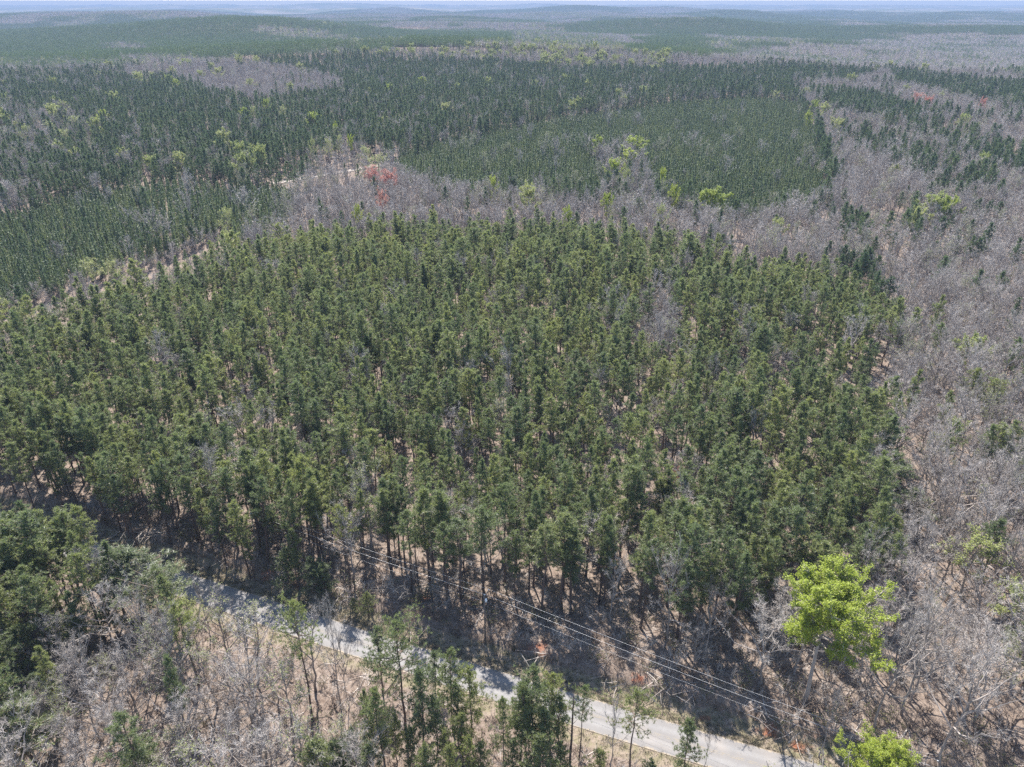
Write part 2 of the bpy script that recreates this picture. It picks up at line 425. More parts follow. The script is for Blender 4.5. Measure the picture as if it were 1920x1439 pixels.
def scatter(name, coll, pos, which, rot, size):
    n = len(pos)
    me = bpy.data.meshes.new(name)
    me.vertices.add(n); me.vertices.foreach_set('co', np.asarray(pos, np.float32).ravel())
    a = me.attributes.new('which', 'INT', 'POINT'); a.data.foreach_set('value', np.asarray(which, np.int32))
    a = me.attributes.new('turn', 'FLOAT_VECTOR', 'POINT'); a.data.foreach_set('vector', np.asarray(rot, np.float32).ravel())
    a = me.attributes.new('size', 'FLOAT_VECTOR', 'POINT'); a.data.foreach_set('vector', np.asarray(size, np.float32).ravel())
    me.update()
    o = link(name, me, kind='stuff')
    ng = bpy.data.node_groups.new(name, 'GeometryNodeTree')
    ng.interface.new_socket('Geometry', in_out='INPUT', socket_type='NodeSocketGeometry')
    ng.interface.new_socket('Geometry', in_out='OUTPUT', socket_type='NodeSocketGeometry')
    n_ = ng.nodes; l = ng.links
    gi = n_.new('NodeGroupInput'); go = n_.new('NodeGroupOutput')
    ci = n_.new('GeometryNodeCollectionInfo'); ci.inputs['Collection'].default_value = coll
    ci.inputs['Separate Children'].default_value = True; ci.inputs['Reset Children'].default_value = True
    ip = n_.new('GeometryNodeInstanceOnPoints'); ip.inputs['Pick Instance'].default_value = True
    def attr(nm, ty):
        q = n_.new('GeometryNodeInputNamedAttribute'); q.data_type = ty; q.inputs['Name'].default_value = nm
        return q.outputs['Attribute']
    l.new(gi.outputs[0], ip.inputs['Points']); l.new(ci.outputs[0], ip.inputs['Instance'])
    l.new(attr('which', 'INT'), ip.inputs['Instance Index'])
    e2r = n_.new('FunctionNodeEulerToRotation'); l.new(attr('turn', 'FLOAT_VECTOR'), e2r.inputs[0])
    l.new(e2r.outputs[0], ip.inputs['Rotation']); l.new(attr('size', 'FLOAT_VECTOR'), ip.inputs['Scale'])
    l.new(ip.outputs[0], go.inputs[0])
    md = o.modifiers.new('scatter', 'NODES'); md.node_group = ng
    return o

# ------------------------------------------------------------------ where things grow
def inside(px, py, poly):
    r = np.zeros(px.shape, bool); n = len(poly)
    for i in range(n):
        x1, y1 = poly[i]; x2, y2 = poly[(i + 1) % n]
        if y1 == y2: continue
        c = ((y1 > py) != (y2 > py)) & (px < (x2 - x1) * (py - y1) / (y2 - y1) + x1)
        r ^= c
    return r

# land cover outlines, as seen at crown height in the survey photograph; compositions: (pine, young pine, bare, leafing, pale)
ZONES = [
 ('mixed_left',   [(-900, 40), (420, 95), (1000, 120), (1250, 130), (1480, 150), (1500, 190), (1000, 250), (740, 320), (560, 350), (-900, 420)], (0.82, 0, 0.14, 0.003, 0.015), 0.95),
 ('hill_bare',    [(225, 112), (330, 98), (480, 112), (640, 148), (655, 166), (560, 176), (470, 188), (380, 165), (330, 140), (240, 150)], (0.06, 0, 0.89, 0.012, 0.03), 1.0),
 ('left_patch',   [(-300, 185), (60, 195), (200, 212), (230, 240), (150, 262), (-300, 270)], (0.45, 0, 0.45, 0.015, 0.04), 1.0),
 ('left_edge',    [(-300, 285), (30, 290), (75, 330), (60, 385), (-300, 400)], (0.35, 0, 0.6, 0, 0.03), 1.0),
 ('hill_crest',   [(640, 70), (760, 72), (960, 62), (1100, 66), (1250, 92), (1270, 130), (1080, 128), (900, 112), (700, 108)], (0.10, 0, 0.66, 0.09, 0.12), 1.0),
 ('valley_right', [(1060, 105), (1350, 100), (1480, 128), (1505, 190), (1538, 230), (1562, 300), (1562, 400), (1610, 470), (1690, 590), (1660, 690), (1655, 740), (1700, 790), (1650, 830), (1625, 880), (1690, 960),
                   (1690, 1060), (1560, 1075), (1420, 1130), (1300, 1120), (1180, 1085), (1050, 1090), (1050, 1700), (2600, 1700), (2600, 60), (1700, 70)], (0.055, 0, 0.82, 0.004, 0.075), 1.0),
 ('far_ridge_left', [(-500, 50), (0, 51), (120, 58), (220, 50), (330, 48), (480, 74), (640, 82), (600, 96), (420, 100), (200, 108), (-500, 112)], (0.93, 0, 0.06, 0, 0.01), 1.0),
 ('far_ridge_gap', [(200, 76), (300, 80), (280, 95), (200, 92)], (0.2, 0, 0.75, 0, 0.04), 1.0),
 ('far_mid_strip',  [(-500, 112), (200, 108), (240, 100), (380, 96), (300, 118), (210, 132), (-500, 135)], (0.3, 0, 0.6, 0.01, 0.06), 1.0),
 ('far_band_mid',  [(650, 80), (720, 74), (800, 68), (930, 63), (970, 66), (900, 80), (760, 92), (670, 88)], (0.94, 0, 0.05, 0, 0.01), 1.0),
 ('far_ridge_right', [(1030, 48), (1170, 37), (1290, 35), (1400, 42), (1500, 47), (1930, 50), (2400, 54), (2400, 62), (1930, 62), (1500, 60), (1400, 62), (1280, 66), (1080, 62)], (0.9, 0, 0.08, 0, 0.01), 1.0),
 ('far_knob',      [(1200, 72), (1290, 62), (1345, 84), (1350, 98), (1240, 100), (1190, 88)], (0.93, 0, 0.06, 0, 0.01), 1.0),
 ('pine_far_1',   [(1240, 125), (1500, 122), (1640, 135), (1600, 150), (1400, 150), (1250, 140)], (0.85, 0, 0.1, 0, 0.03), 1.0),
 ('pine_far_2',   [(1660, 128), (1920, 160), (2400, 220), (2400, 260), (1920, 205), (1690, 155)], (0.85, 0, 0.1, 0, 0.03), 1.0),
 ('pine_far_3',   [(1505, 165), (1600, 172), (1740, 205), (1690, 225), (1560, 205)], (0.85, 0, 0.12, 0, 0.02), 1.0),
 ('pine_far_4',   [(1700, 215), (1830, 250), (1960, 290), (2300, 360), (2300, 400), (1920, 330), (1830, 300), (1720, 250)], (0.75, 0, 0.22, 0, 0.02), 1.0),
 ('pine_far_5',   [(1590, 245), (1690, 255), (1780, 300), (1870, 320), (1880, 370), (1790, 360), (1700, 320), (1610, 280)], (0.5, 0, 0.47, 0, 0.02), 1.0),
 ('pine_far_6',   [(1330, 395), (1500, 385), (1620, 400), (1620, 480), (1480, 470), (1360, 455)], (0.42, 0, 0.5, 0.01, 0.04), 1.0),
 ('pine_far_7',   [(1690, 390), (1860, 380), (1900, 460), (1800, 480), (1690, 450)], (0.3, 0, 0.62, 0.02, 0.04), 1.0),
 ('young_left',   [(-900, 440), (0, 388), (150, 345), (330, 325), (520, 330), (570, 350), (575, 430), (500, 450), (420, 445), (250, 512), (120, 560), (-900, 760)], (0.02, 0.91, 0.045, 0, 0.008), 1.0),
 ('young_right',  [(742, 318), (718, 292), (830, 256), (960, 231), (1100, 206), (1250, 186), (1400, 174), (1490, 184), (1522, 220), (1540, 300), (1552, 352), (1480, 388), (1400, 388), (1300, 378), (1230, 352), (1170, 342), (1080, 358), (960, 352), (840, 347)], (0.0, 0.97, 0.015, 0, 0.005), 1.0),
 ('draw',         [(1098, 266), (1200, 262), (1218, 325), (1235, 385), (1115, 372), (1140, 325)], (0.16, 0.3, 0.45, 0.0, 0.06), 1.0),
 ('creek_band',   [(-60, 612), (10, 572), (120, 540), (240, 498), (330, 470), (420, 432), (530, 405), (560, 345), (590, 285), (640, 262), (720, 275), (745, 320), (840, 350), (960, 356), (1080, 362), (1180, 372), (1300, 384), (1420, 392), (1545, 392),
                   (1620, 480), (1560, 488), (1420, 504), (1330, 472), (1250, 442), (1080, 432), (900, 428), (620, 440), (420, 472), (250, 540), (120, 590)], (0.05, 0.02, 0.86, 0.003, 0.05), 1.05),
 ('main_pines',   [(-900, 700), (-100, 610), (30, 602), (120, 592), (250, 542), (420, 472), (620, 440), (900, 426), (1080, 432), (1250, 442), (1330, 472), (1420, 502), (1560, 486), (1650, 560), (1702, 610), (1645, 690), (1642, 722), (1695, 782), (1645, 832), (1602, 872),
                   (1682, 952), (1668, 1040), (1560, 1052), (1400, 1122), (1330, 1092), (1200, 1066), (1100, 1062), (950, 1072), (830, 1045), (700, 1035), (560, 1050), (480, 1052), (300, 1012), (150, 972), (-900, 800)], (0.88, 0, 0.075, 0.0, 0.008), 1.0),
 ('oak_hole',     [(1205, 535), (1255, 535), (1270, 600), (1262, 650), (1225, 655), (1200, 600)], (0.15, 0, 0.8, 0, 0.05), 1.0),
 ('near_left',    [(-900, 900), (0, 945), (110, 972), (200, 1005), (248, 1060), (238, 1112), (130, 1125), (60, 1170), (55, 1310), (-900, 1400)], (0.86, 0, 0.08, 0.0, 0.02), 1.0),
 ('front_left',   [(-900, 1400), (55, 1310), (60, 1175), (130, 1128), (240, 1115), (330, 1130), (480, 1160), (560, 1190), (640, 1250), (680, 1330), (690, 1800), (-900, 1800)], (0.06, 0, 0.74, 0.004, 0.15), 1.0),
 ('front_middle', [(560, 1190), (640, 1250), (680, 1330), (690, 1800), (1500, 1800), (1500, 1420), (1000, 1290), (760, 1200)], (0.0, 0, 0.10, 0.0, 0.01), 0.9),
]

ZI = {z[0]: k for k, z in enumerate(ZONES)}
GAPS = [  # openings in the canopy, outlined on the ground
    [flat(*p) for p in [(-260, 858), (60, 868), (250, 856), (370, 880), (402, 920), (350, 916), (250, 882), (60, 905), (-260, 905)]],
    [flat(*p) for p in [(-120, 420), (-50, 406), (0, 396), (30, 388), (32, 374), (0, 379), (-50, 390), (-120, 402)]],
    [flat(*p) for p in [(505, 352), (560, 342), (650, 328), (720, 315), (720, 301), (650, 311), (560, 326), (500, 337)]],
]

SPARSE = [flat(*p) for p in [(470, 362), (505, 346), (640, 322), (760, 303), (735, 345), (700, 385), (560, 385)]]
def compositions(x, y, ht):
    """species shares for trees standing at x, y"""
    z = height(x, y)
    px, py, dep = project(x, y, z + ht * 0.72)
    n = vnoise(x, y, 520, 21, 3); n2 = vnoise(x, y, 240, 31, 2)
    r = np.hypot(x, y)
    comp = np.zeros((len(x), 5))
    pine = sstep(0.46, 0.56, n)
    comp[:, 0] = 0.05 + 0.85 * pine; comp[:, 2] = 0.85 - 0.78 * pine
    comp[:, 3] = 0.07 * sstep(0.62, 0.74, n2); comp[:, 4] = 0.03 + 0.14 * sstep(0.55, 0.7, n2)
    zone = np.full(len(x), -1)
    for k, (nm, poly, c, keep) in enumerate(ZONES):
        m = inside(px, py, poly)
        comp[m] = c; zone[m] = k
        if nm in ('valley_right',):                     # scattered clumps of pine among the bare hardwoods
            q = m & (vnoise(x, y, 60, 77, 2) > 0.66) & (r > 210)
            comp[q] = (0.5, 0, 0.44, 0.01, 0.03)
        if nm == 'mixed_left':
            q = m & (n2 > 0.62)
            comp[q] = (0.66, 0, 0.26, 0.008, 0.05)
    qx, qy, _ = project(x, y, z + 4.0)                  # the narrow strip of low growth at left, judged near the ground so that it opens up
    m = inside(qx, qy, ZONES[ZI['creek_band']][1]) & (qx < 440)
    comp[m] = (0.01, 0, 0.90, 0, 0.06); zone[m] = ZI['creek_band']
    return comp, zone, px, py, z

def jitter_grid(step, r0, r1, half, j=0.5, rot=0.37, sy=None):
    sy = sy or step
    gx = np.arange(-1.45 * r1, 1.45 * r1, step); gy = np.arange(-1.45 * r1, 1.45 * r1, sy)
    X, Y = np.meshgrid(gx, gy); X = X.ravel(); Y = Y.ravel()
    X = X + rng.uniform(-j, j, X.shape) * step; Y = Y + rng.uniform(-j, j, Y.shape) * sy
    c, s = math.cos(rot), math.sin(rot); X, Y = c * X - s * Y, s * X + c * Y
    r = np.hypot(X, Y)
    k = (r >= r0) & (r < r1) & (np.abs(X) < np.tan(half) * np.maximum(Y, 0) + 45) & (Y > 25)
    return X[k], Y[k]

ZN = [z[0] for z in ZONES]
trees = {k: [] for k in ('pine', 'young', 'bare', 'lime', 'pale')}      # rows: x, y, z, height, zone, px, py
def plant(X, Y, only=None):
    ht = np.full(len(X), 16.0 if only else 19.0)
    comp, zone, px, py, z = compositions(X, Y, ht)
    d, _ = road_dist(X, Y)
    ok = (d > 12.5) | (d < -7.5)
    ok &= ~((d > 0) & (d < 17) & (rng.uniform(size=len(X)) < 0.35))
    for gp in GAPS: ok &= ~inside(X, Y, gp)
    ok &= ~(inside(X, Y, SPARSE) & (rng.uniform(size=len(X)) > (0.0 if only else 0.3)))
    ok &= py < 1750
    rr = np.hypot(X, Y); thin = 0.86 + 0.13 * sstep(165, 270, rr)
    if not only: ok &= ~((comp[:, 0] > 0.5) & (rng.uniform(size=len(X)) > thin * (0.55 + 0.9 * vnoise(X, Y, 22, 91, 1))))
    ok &= ~((comp[:, 2] > 0.7) & (rng.uniform(size=len(X)) > 0.45 + 0.75 * vnoise(X, Y, 18, 63, 2)))
    cum = np.cumsum(comp, 1); u = rng.uniform(size=len(X))
    sp = (u[:, None] > cum).sum(1)
    names = ('pine', 'young', 'bare', 'lime', 'pale')
    for i, nm in enumerate(names):
        m = ok & (sp == i)
        if only: m &= (nm in only)
        elif nm == 'young': m &= False
        trees[nm].append(np.column_stack([X[m], Y[m], z[m], ht[m], zone[m], px[m], py[m]]))
    return
HALF = math.radians(41)
for step, r0, r1 in ((4.35, 0, 330), (5.3, 330, 650), (6.2, 650, 1300)):
    X, Y = jitter_grid(step, r0, r1, HALF); plant(X, Y)
X, Y = jitter_grid(3.7, 40, 200, HALF)                      # the crowded clump on the near side of the road bend
k = inside(X, Y, [flat(*p) for p in [(-300, 1040), (60, 1075), (256, 1126), (244, 1168), (60, 1205), (-300, 1230)]])
d, _ = road_dist(X, Y); k &= d < -6.5
X, Y = X[k], Y[k]; trees['pine'].append(np.column_stack([X, Y, height(X, Y), np.full(len(X), 19.0), np.full(len(X), ZN.index('near_left')), *project(X, Y, height(X, Y) + 13.7)[:2]]))
X, Y = jitter_grid(4.7, 40, 260, HALF)                      # unthinned front rows on the far side of the bend
d, _ = road_dist(X, Y); k = (d > 5.4) & (d < 27) & (X < -40) & (X > -190)
X, Y = X[k], Y[k]; trees['pine'].append(np.column_stack([X, Y, height(X, Y), np.full(len(X), 19.0), np.full(len(X), ZN.index('main_pines')), *project(X, Y, height(X, Y) + 13.7)[:2]]))
X, Y = jitter_grid(3.8, 200, 1150, HALF, 0.25, math.radians(24), 3.1); plant(X, Y, ('young',))
for k in trees: trees[k] = np.concatenate(trees[k])

# ------------------------------------------------------------------ ground
def axis(lo, hi, dense_lo, dense_hi, step, grow):
    a = list(np.arange(dense_lo, dense_hi + 0.01, step)); s = step
    while a[-1] < hi: s *= grow; a.append(a[-1] + s)
    b = []; s = step; v = dense_lo
    while v > lo: s *= grow; v -= s; b.append(v)
    return np.array(b[::-1] + a)
gx = axis(-21000, 21000, -130, 130, 1.25, 1.05); gy = axis(-260, 24500, 55, 165, 1.1, 1.035)
GX, GY = np.meshgrid(gx, gy); GZ = height(GX, GY)
nx, ny = len(gx), len(gy)
V = np.column_stack([GX.ravel(), GY.ravel(), GZ.ravel()])
I = np.arange(nx * ny).reshape(ny, nx)
a, b, c, d = I[:-1, :-1].ravel(), I[:-1, 1:].ravel(), I[1:, 1:].ravel(), I[1:, :-1].ravel()
gm = MB(); gm.add(V, np.concatenate([np.stack([a, b, c], 1), np.stack([a, c, d], 1)]))

m, nt, n, l = new_mat('forest_floor')
ge = n.new('ShaderNodeNewGeometry')
def noise(scale, detail=4, rough=0.6):
    q = n.new('ShaderNodeTexNoise'); q.inputs['Scale'].default_value = scale; q.inputs['Detail'].default_value = detail; q.inputs['Roughness'].default_value = rough
    l.new(ge.outputs['Position'], q.inputs['Vector']); return q.outputs['Fac']
def mixc(fac, A, B):
    q = n.new('ShaderNodeMix'); q.data_type = 'RGBA'
    if isinstance(fac, float): q.inputs[0].default_value = fac
    else: l.new(fac, q.inputs[0])
    for s, vv in ((6, A), (7, B)):
        if isinstance(vv, tuple): q.inputs[s].default_value = (*vv, 1)
        else: l.new(vv, q.inputs[s])
    return q.outputs[2]
def attr(nm):
    q = n.new('ShaderNodeAttribute'); q.attribute_name = nm; return q.outputs['Fac']
def edge(mask, nz, k=1.0, lo=0.35, hi=0.65):
    """mask broken up by noise"""
    q = n.new('ShaderNodeMath'); q.operation = 'MULTIPLY_ADD'; l.new(nz, q.inputs[0]); q.inputs[1].default_value = k
    l.new(mask, q.inputs[2])
    s = n.new('ShaderNodeMapRange'); s.inputs['From Min'].default_value = lo + k * 0.5; s.inputs['From Max'].default_value = hi + k * 0.5
    l.new(q.outputs[0], s.inputs['Value']); return s.outputs[0]
r1 = ramp(n, [(0.30, (0.053, 0.037, 0.030)), (0.45, (0.145, 0.109, 0.088)), (0.56, (0.218, 0.172, 0.141)), (0.72, (0.349, 0.296, 0.250))]); l.new(noise(1.3, 10, 0.82), r1.inputs[0])
r2 = ramp(n, [(0.3, (0.136, 0.099, 0.074)), (0.55, (0.224, 0.182, 0.150)), (0.75, (0.251, 0.218, 0.167))]); l.new(noise(0.11, 3), r2.inputs[0])
litter = mixc(0.25, r1.outputs[0], r2.outputs[0])
g1 = ramp(n, [(0.25, (0.111, 0.108, 0.060)), (0.42, (0.189, 0.165, 0.105)), (0.6, (0.247, 0.197, 0.155)), (0.8, (0.280, 0.229, 0.197))]); l.new(noise(0.55, 6, 0.7), g1.inputs[0])
c1 = ramp(n, [(0.3, (0.218, 0.073, 0.036)), (0.7, (0.330, 0.125, 0.066))]); l.new(noise(1.2, 5), c1.inputs[0])
w1 = ramp(n, [(0.38, (0.040, 0.062, 0.036)), (0.5, (0.075, 0.085, 0.055)), (0.58, (0.165, 0.140, 0.125)), (0.7, (0.20, 0.20, 0.12))]); l.new(noise(0.0022, 8, 0.68), w1.inputs[0])
col = mixc(edge(attr('verge'), noise(0.5, 5), 0.9), litter, g1.outputs[0])
col = mixc(edge(attr('clay'), noise(0.9, 5), 0.9), col, c1.outputs[0])
col = mixc(attr('wooded'), col, w1.outputs[0])
p = n.new('ShaderNodeBsdfPrincipled'); p.inputs['Roughness'].default_value = 0.95; p.inputs['Specular IOR Level'].default_value = 0.1
l.new(col, p.inputs['Base Color'])
bu = n.new('ShaderNodeBump'); bu.inputs['Strength'].default_value = 0.6; bu.inputs['Distance'].default_value = 0.3
l.new(noise(2.2, 8, 0.75), bu.inputs['Height']); l.new(bu.outputs[0], p.inputs['Normal'])
o = n.new('ShaderNodeOutputMaterial'); l.new(p.outputs[0], o.inputs['Surface'])
M_GROUND = m
gme = gm.mesh('ground', [M_GROUND], True)
D, _ = road_dist(GX, GY)
verge = np.where(D > 0, sstep(2.2, 3.2, D) * (1 - sstep(6.6, 8.4, D)), sstep(2.2, 3.2, -D) * (1 - sstep(5.0, 7.0, -D)) * 0.8)
clay = np.where((D > 5.5) & (D < 11), 0.34 * np.exp(-((D - 7.9) / 0.9) ** 2), 0.0)
for px, py, rr in [(1008, 1222, 2.6), (1195, 1282, 2.2), (735, 1195, 1.6), (815, 1215, 1.6), (505, 1080, 2.6), (1445, 1372, 3.0), (1500, 1398, 2.6), (1320, 1345, 1.4), (990, 1365, 1.8), (800, 1130, 1.5), (1020, 1235, 1.5)]:
    cx, cy2 = flat(px, py); clay = np.maximum(clay, np.exp(-(((GX - cx) / rr) ** 2 + ((GY - cy2) / (0.7 * rr)) ** 2)) * 0.62)
R_ = np.hypot(GX, GY)
for nm, val in (('verge', verge), ('clay', clay), ('wooded', sstep(6800, 8600, R_))):
    at = gme.attributes.new(nm, 'FLOAT', 'POINT'); at.data.foreach_set('value', val.ravel().astype(np.float32))
link('ground', gme, kind='structure')

# ------------------------------------------------------------------ road
def strip(name, pts, nrm, offs, z, mat, over=0.0):
    mb = MB(); k = len(offs); n_ = len(pts)
    V = np.concatenate([np.column_stack([pts + nrm * o_, z + over]) for o_ in offs])
    T = []; across = np.repeat(np.array(offs, float), n_)
    for i in range(k - 1):
        for j in range(n_ - 1):
            q = i * n_ + j; T += [(q, q + 1, q + n_ + 1), (q, q + n_ + 1, q + n_)]
    mb.add(V, T); me = mb.mesh(name, [mat], True); me.attributes.new('across', 'FLOAT', 'POINT').data.foreach_set('value', across.astype(np.float32))
    return link(name, me, kind='structure')
m, nt, n, l = new_mat('old_asphalt')
ge = n.new('ShaderNodeNewGeometry')
ra = ramp(n, [(0.3, (0.149, 0.141, 0.138)), (0.5, (0.186, 0.177, 0.171)), (0.7, (0.216, 0.205, 0.197))]); l.new(noise(0.35, 5, 0.65), ra.inputs[0])
rb = ramp(n, [(0.4, (0.126, 0.126, 0.130)), (0.6, (0.237, 0.229, 0.226))]); l.new(noise(7.0, 6, 0.8), rb.inputs[0])
col = mixc(0.3, ra.outputs[0], rb.outputs[0])
dust = n.new('ShaderNodeMapRange'); dust.inputs['From Min'].default_value = 0.52; dust.inputs['From Max'].default_value = 0.75; dust.inputs['To Max'].default_value = 0.45
l.new(noise(0.16, 4), dust.inputs['Value'])
ac = n.new('ShaderNodeMath'); ac.operation = 'ABSOLUTE'; l.new(attr('across'), ac.inputs[0])
wt = n.new('ShaderNodeMath'); wt.operation = 'SUBTRACT'; l.new(ac.outputs[0], wt.inputs[0]); wt.inputs[1].default_value = 1.35
wa = n.new('ShaderNodeMath'); wa.operation = 'ABSOLUTE'; l.new(wt.outputs[0], wa.inputs[0])
wm = n.new('ShaderNodeMapRange'); wm.inputs['From Min'].default_value = 0.2; wm.inputs['From Max'].default_value = 0.75; wm.inputs['To Min'].default_value = 0.0; wm.inputs['To Max'].default_value = 0.7
l.new(wa.outputs[0], wm.inputs['Value'])
col = mixc(wm.outputs[0], col, (0.150, 0.140, 0.135))                  # darker between and beside the wheel tracks
col = mixc(dust.outputs[0], col, (0.26, 0.22, 0.185))
em = n.new('ShaderNodeMath'); em.operation = 'MULTIPLY_ADD'; l.new(noise(0.8, 6, 0.7), em.inputs[0]); em.inputs[1].default_value = 1.6; l.new(ac.outputs[0], em.inputs[2])
es = n.new('ShaderNodeMapRange'); es.inputs['From Min'].default_value = 3.6; es.inputs['From Max'].default_value = 3.85; l.new(em.outputs[0], es.inputs['Value'])
col = mixc(es.outputs[0], col, (0.27, 0.22, 0.16))                      # sand and dead grass creeping over the edges
p = n.new('ShaderNodeBsdfPrincipled'); p.inputs['Roughness'].default_value = 0.72; p.inputs['Specular IOR Level'].default_value = 0.35
l.new(col, p.inputs['Base Color'])
bu = n.new('ShaderNodeBump'); bu.inputs['Strength'].default_value = 0.25; bu.inputs['Distance'].default_value = 0.02
l.new(noise(25, 3), bu.inputs['Height']); l.new(bu.outputs[0], p.inputs['Normal'])
o = n.new('ShaderNodeOutputMaterial'); l.new(p.outputs[0], o.inputs['Surface'])
strip('road', ROAD, NRM, list(np.linspace(-3.05, 3.05, 13)), ROAD_Z, m)
m, nt, n, l = new_mat('worn_centre_paint')
ge = n.new('ShaderNodeNewGeometry')
rp = ramp(n, [(0.4, (0.165, 0.155, 0.148)), (0.65, (0.225, 0.185, 0.125))]); l.new(noise(1.3, 5), rp.inputs[0])
p = n.new('ShaderNodeBsdfPrincipled'); p.inputs['Roughness'].default_value = 0.8; l.new(rp.outputs[0], p.inputs['Base Color'])
o = n.new('ShaderNodeOutputMaterial'); l.new(p.outputs[0], o.inputs['Surface'])
M_PAINT = m
for s in (-0.15, 0.15):
    strip('road_marking', ROAD, NRM, [s - 0.06, s + 0.06], ROAD_Z, M_PAINT, 0.006)
m, nt, n, l = new_mat('pale_dirt')
ge = n.new('ShaderNodeNewGeometry')
rp = ramp(n, [(0.35, (0.224, 0.187, 0.156)), (0.65, (0.294, 0.257, 0.224))]); l.new(noise(0.3, 5), rp.inputs[0])
p = n.new('ShaderNodeBsdfPrincipled'); p.inputs['Roughness'].default_value = 0.95; l.new(rp.outputs[0], p.inputs['Base Color'])
o = n.new('ShaderNodeOutputMaterial'); l.new(p.outputs[0], o.inputs['Surface'])
M_DIRT = m
for DPX in ([(508, 344), (535, 339.5), (560, 335), (620, 325), (690, 313), (760, 301)], [(-120, 406), (-50, 394), (0, 384), (24, 378)]):
  DP = resample(np.array([flat(*q) for q in DPX]), 2.0)
  tg = np.gradient(DP, axis=0); tg /= np.linalg.norm(tg, axis=1)[:, None]; dn = np.stack([-tg[:, 1], tg[:, 0]], 1)
  mb = MB(); n_ = len(DP); offs = np.linspace(-3.2, 3.2, 5)
  V = np.concatenate([np.column_stack([DP + dn * o_, height(*(DP + dn * o_).T) + 0.30]) for o_ in offs]); T = []
  for i in range(4):
      for j in range(n_ - 1):
          q = i * n_ + j; T += [(q, q + 1, q + n_ + 1), (q, q + n_ + 1, q + n_)]
  mb.add(V, T); link('dirt_road', mb.mesh('dirt_road', [M_DIRT], True), kind='structure')
# far meadows that show as bright slivers
m, nt, n, l = new_mat('spring_meadow')
ge = n.new('ShaderNodeNewGeometry')
rp = ramp(n, [(0.35, (0.102, 0.144, 0.036)), (0.65, (0.156, 0.192, 0.060))]); l.new(noise(0.02, 5), rp.inputs[0])
p = n.new('ShaderNodeBsdfPrincipled'); p.inputs['Roughness'].default_value = 0.95; l.new(rp.outputs[0], p.inputs['Base Color'])
o = n.new('ShaderNodeOutputMaterial'); l.new(p.outputs[0], o.inputs['Surface'])
FIELDS = []
for px, py, wpx, deep in [(782, 62, 24, 70)]:
    fx, fy = unproject(px, py); hw = wpx / 2 * fy / F
    FIELDS.append((fx, fy, hw, deep))
    u, w = np.meshgrid(np.linspace(-hw, hw, 9), np.linspace(-deep, deep, 9)); X = fx + u; Y = fy + w
    mb = MB(); I = np.arange(81).reshape(9, 9); a, b, c, d = I[:-1, :-1].ravel(), I[:-1, 1:].ravel(), I[1:, 1:].ravel(), I[1:, :-1].ravel()
    mb.add(np.column_stack([X.ravel(), Y.ravel(), height(X, Y).ravel() + 2.0]), np.concatenate([np.stack([a, b, c], 1), np.stack([a, c, d], 1)]))
    link('meadow', mb.mesh('meadow', [m], True), kind='structure')

# ------------------------------------------------------------------ tree kinds
PINES = [build_pine(100 + i, 20, cr, R, nb, dead=dd, gap=gp) for i, (cr, R, nb, dd, gp) in enumerate(
    [(0.50, 2.8, 54, 9, 0.08), (0.58, 2.4, 58, 10, 0.10), (0.42, 3.1, 50, 8, 0.05), (0.54, 2.8, 58, 7, 0.18), (0.64, 2.2, 58, 11, 0.05), (0.46, 2.6, 48, 9, 0.28)])]
ROADSIDE = [build_pine(120 + i, 18, 0.70, 3.3, 72, tufts=15, dead=3, gap=0.14, flat_top=0.48) for i in range(3)]
BUSHY = [build_pine(140 + i, 12, 0.82, 2.9, 60, dead=2, nl=0.4, gap=0.10, flat_top=0.6) for i in range(3)]
ROUND = [build_pine(150, 24, 0.56, 5.8, 74, tufts=18, dead=6, flat_top=0.42, gap=0.08), build_pine(151, 20, 0.45, 4.1, 52, tufts=12, dead=5, flat_top=0.5, gap=0.12)]
FARPINES = [build_pine(160 + i, 20, cr, R, 38, tufts=8, needles=6, nl=0.8, nw=0.19, dead=3, flat_top=0.65) for i, (cr, R) in enumerate([(0.52, 2.8), (0.60, 2.4), (0.46, 3.1), (0.56, 2.6)])]
BARES = [build_bare(200 + i, 17, sp, nl_, 7, 8, 0.034, va) for i, (sp, nl_, va) in enumerate([(1.0, 12, 0.2), (1.15, 13, 0), (0.85, 11, 0.6), (1.05, 12, 0.4), (1.3, 14, 0.0)])]
SAPS = [build_bare(220 + i, 10, 0.55, 7, 4, 5, 0.030, 0.8, clear=0.3, tips=2) for i in range(3)]
FARBARES = [build_bare(230 + i, 17, sp, 12, 6, 6, 0.10, va, tips=2) for i, (sp, va) in enumerate([(1.0, 0.2), (1.2, 0.0), (0.9, 0.5), (1.1, 0.3)])]
PALES = [build_bare(240 + i, 16, 1.05, 11, 6, 8, 0.036, 0.3, leaf=9, leafsize=0.24) for i in range(3)]
LIMES = [build_bare(250 + i, 18, 1.0, 13, 7, 7, 0.04, 0.1, leaf=70, leafsize=0.36, clear=0.42, tips=2, dome=True) for i in range(3)]
HERO = build_bare(268, 26, 0.80, 30, 10, 7, 0.05, -0.1, leaf=170, leafsize=0.205, leaf_low=0.04, clear=0.50, tips=2, dome=True)
SOFTS = [build_bare(256 + i, 17, 1.0, 13, 7, 7, 0.04, 0.1, leaf=26, leafsize=0.30, clear=0.40, tips=3, dome=True) for i in range(3)]
REDS = [build_bare(270 + i, 14, 1.0, 11, 6, 8, 0.036, 0.2, leaf=40, leafsize=0.30, clear=0.60, dome=True) for i in range(2)]
YOUNG = [build_young(300 + i, 11, R) for i, R in enumerate([1.35, 1.55, 1.2, 1.45])]

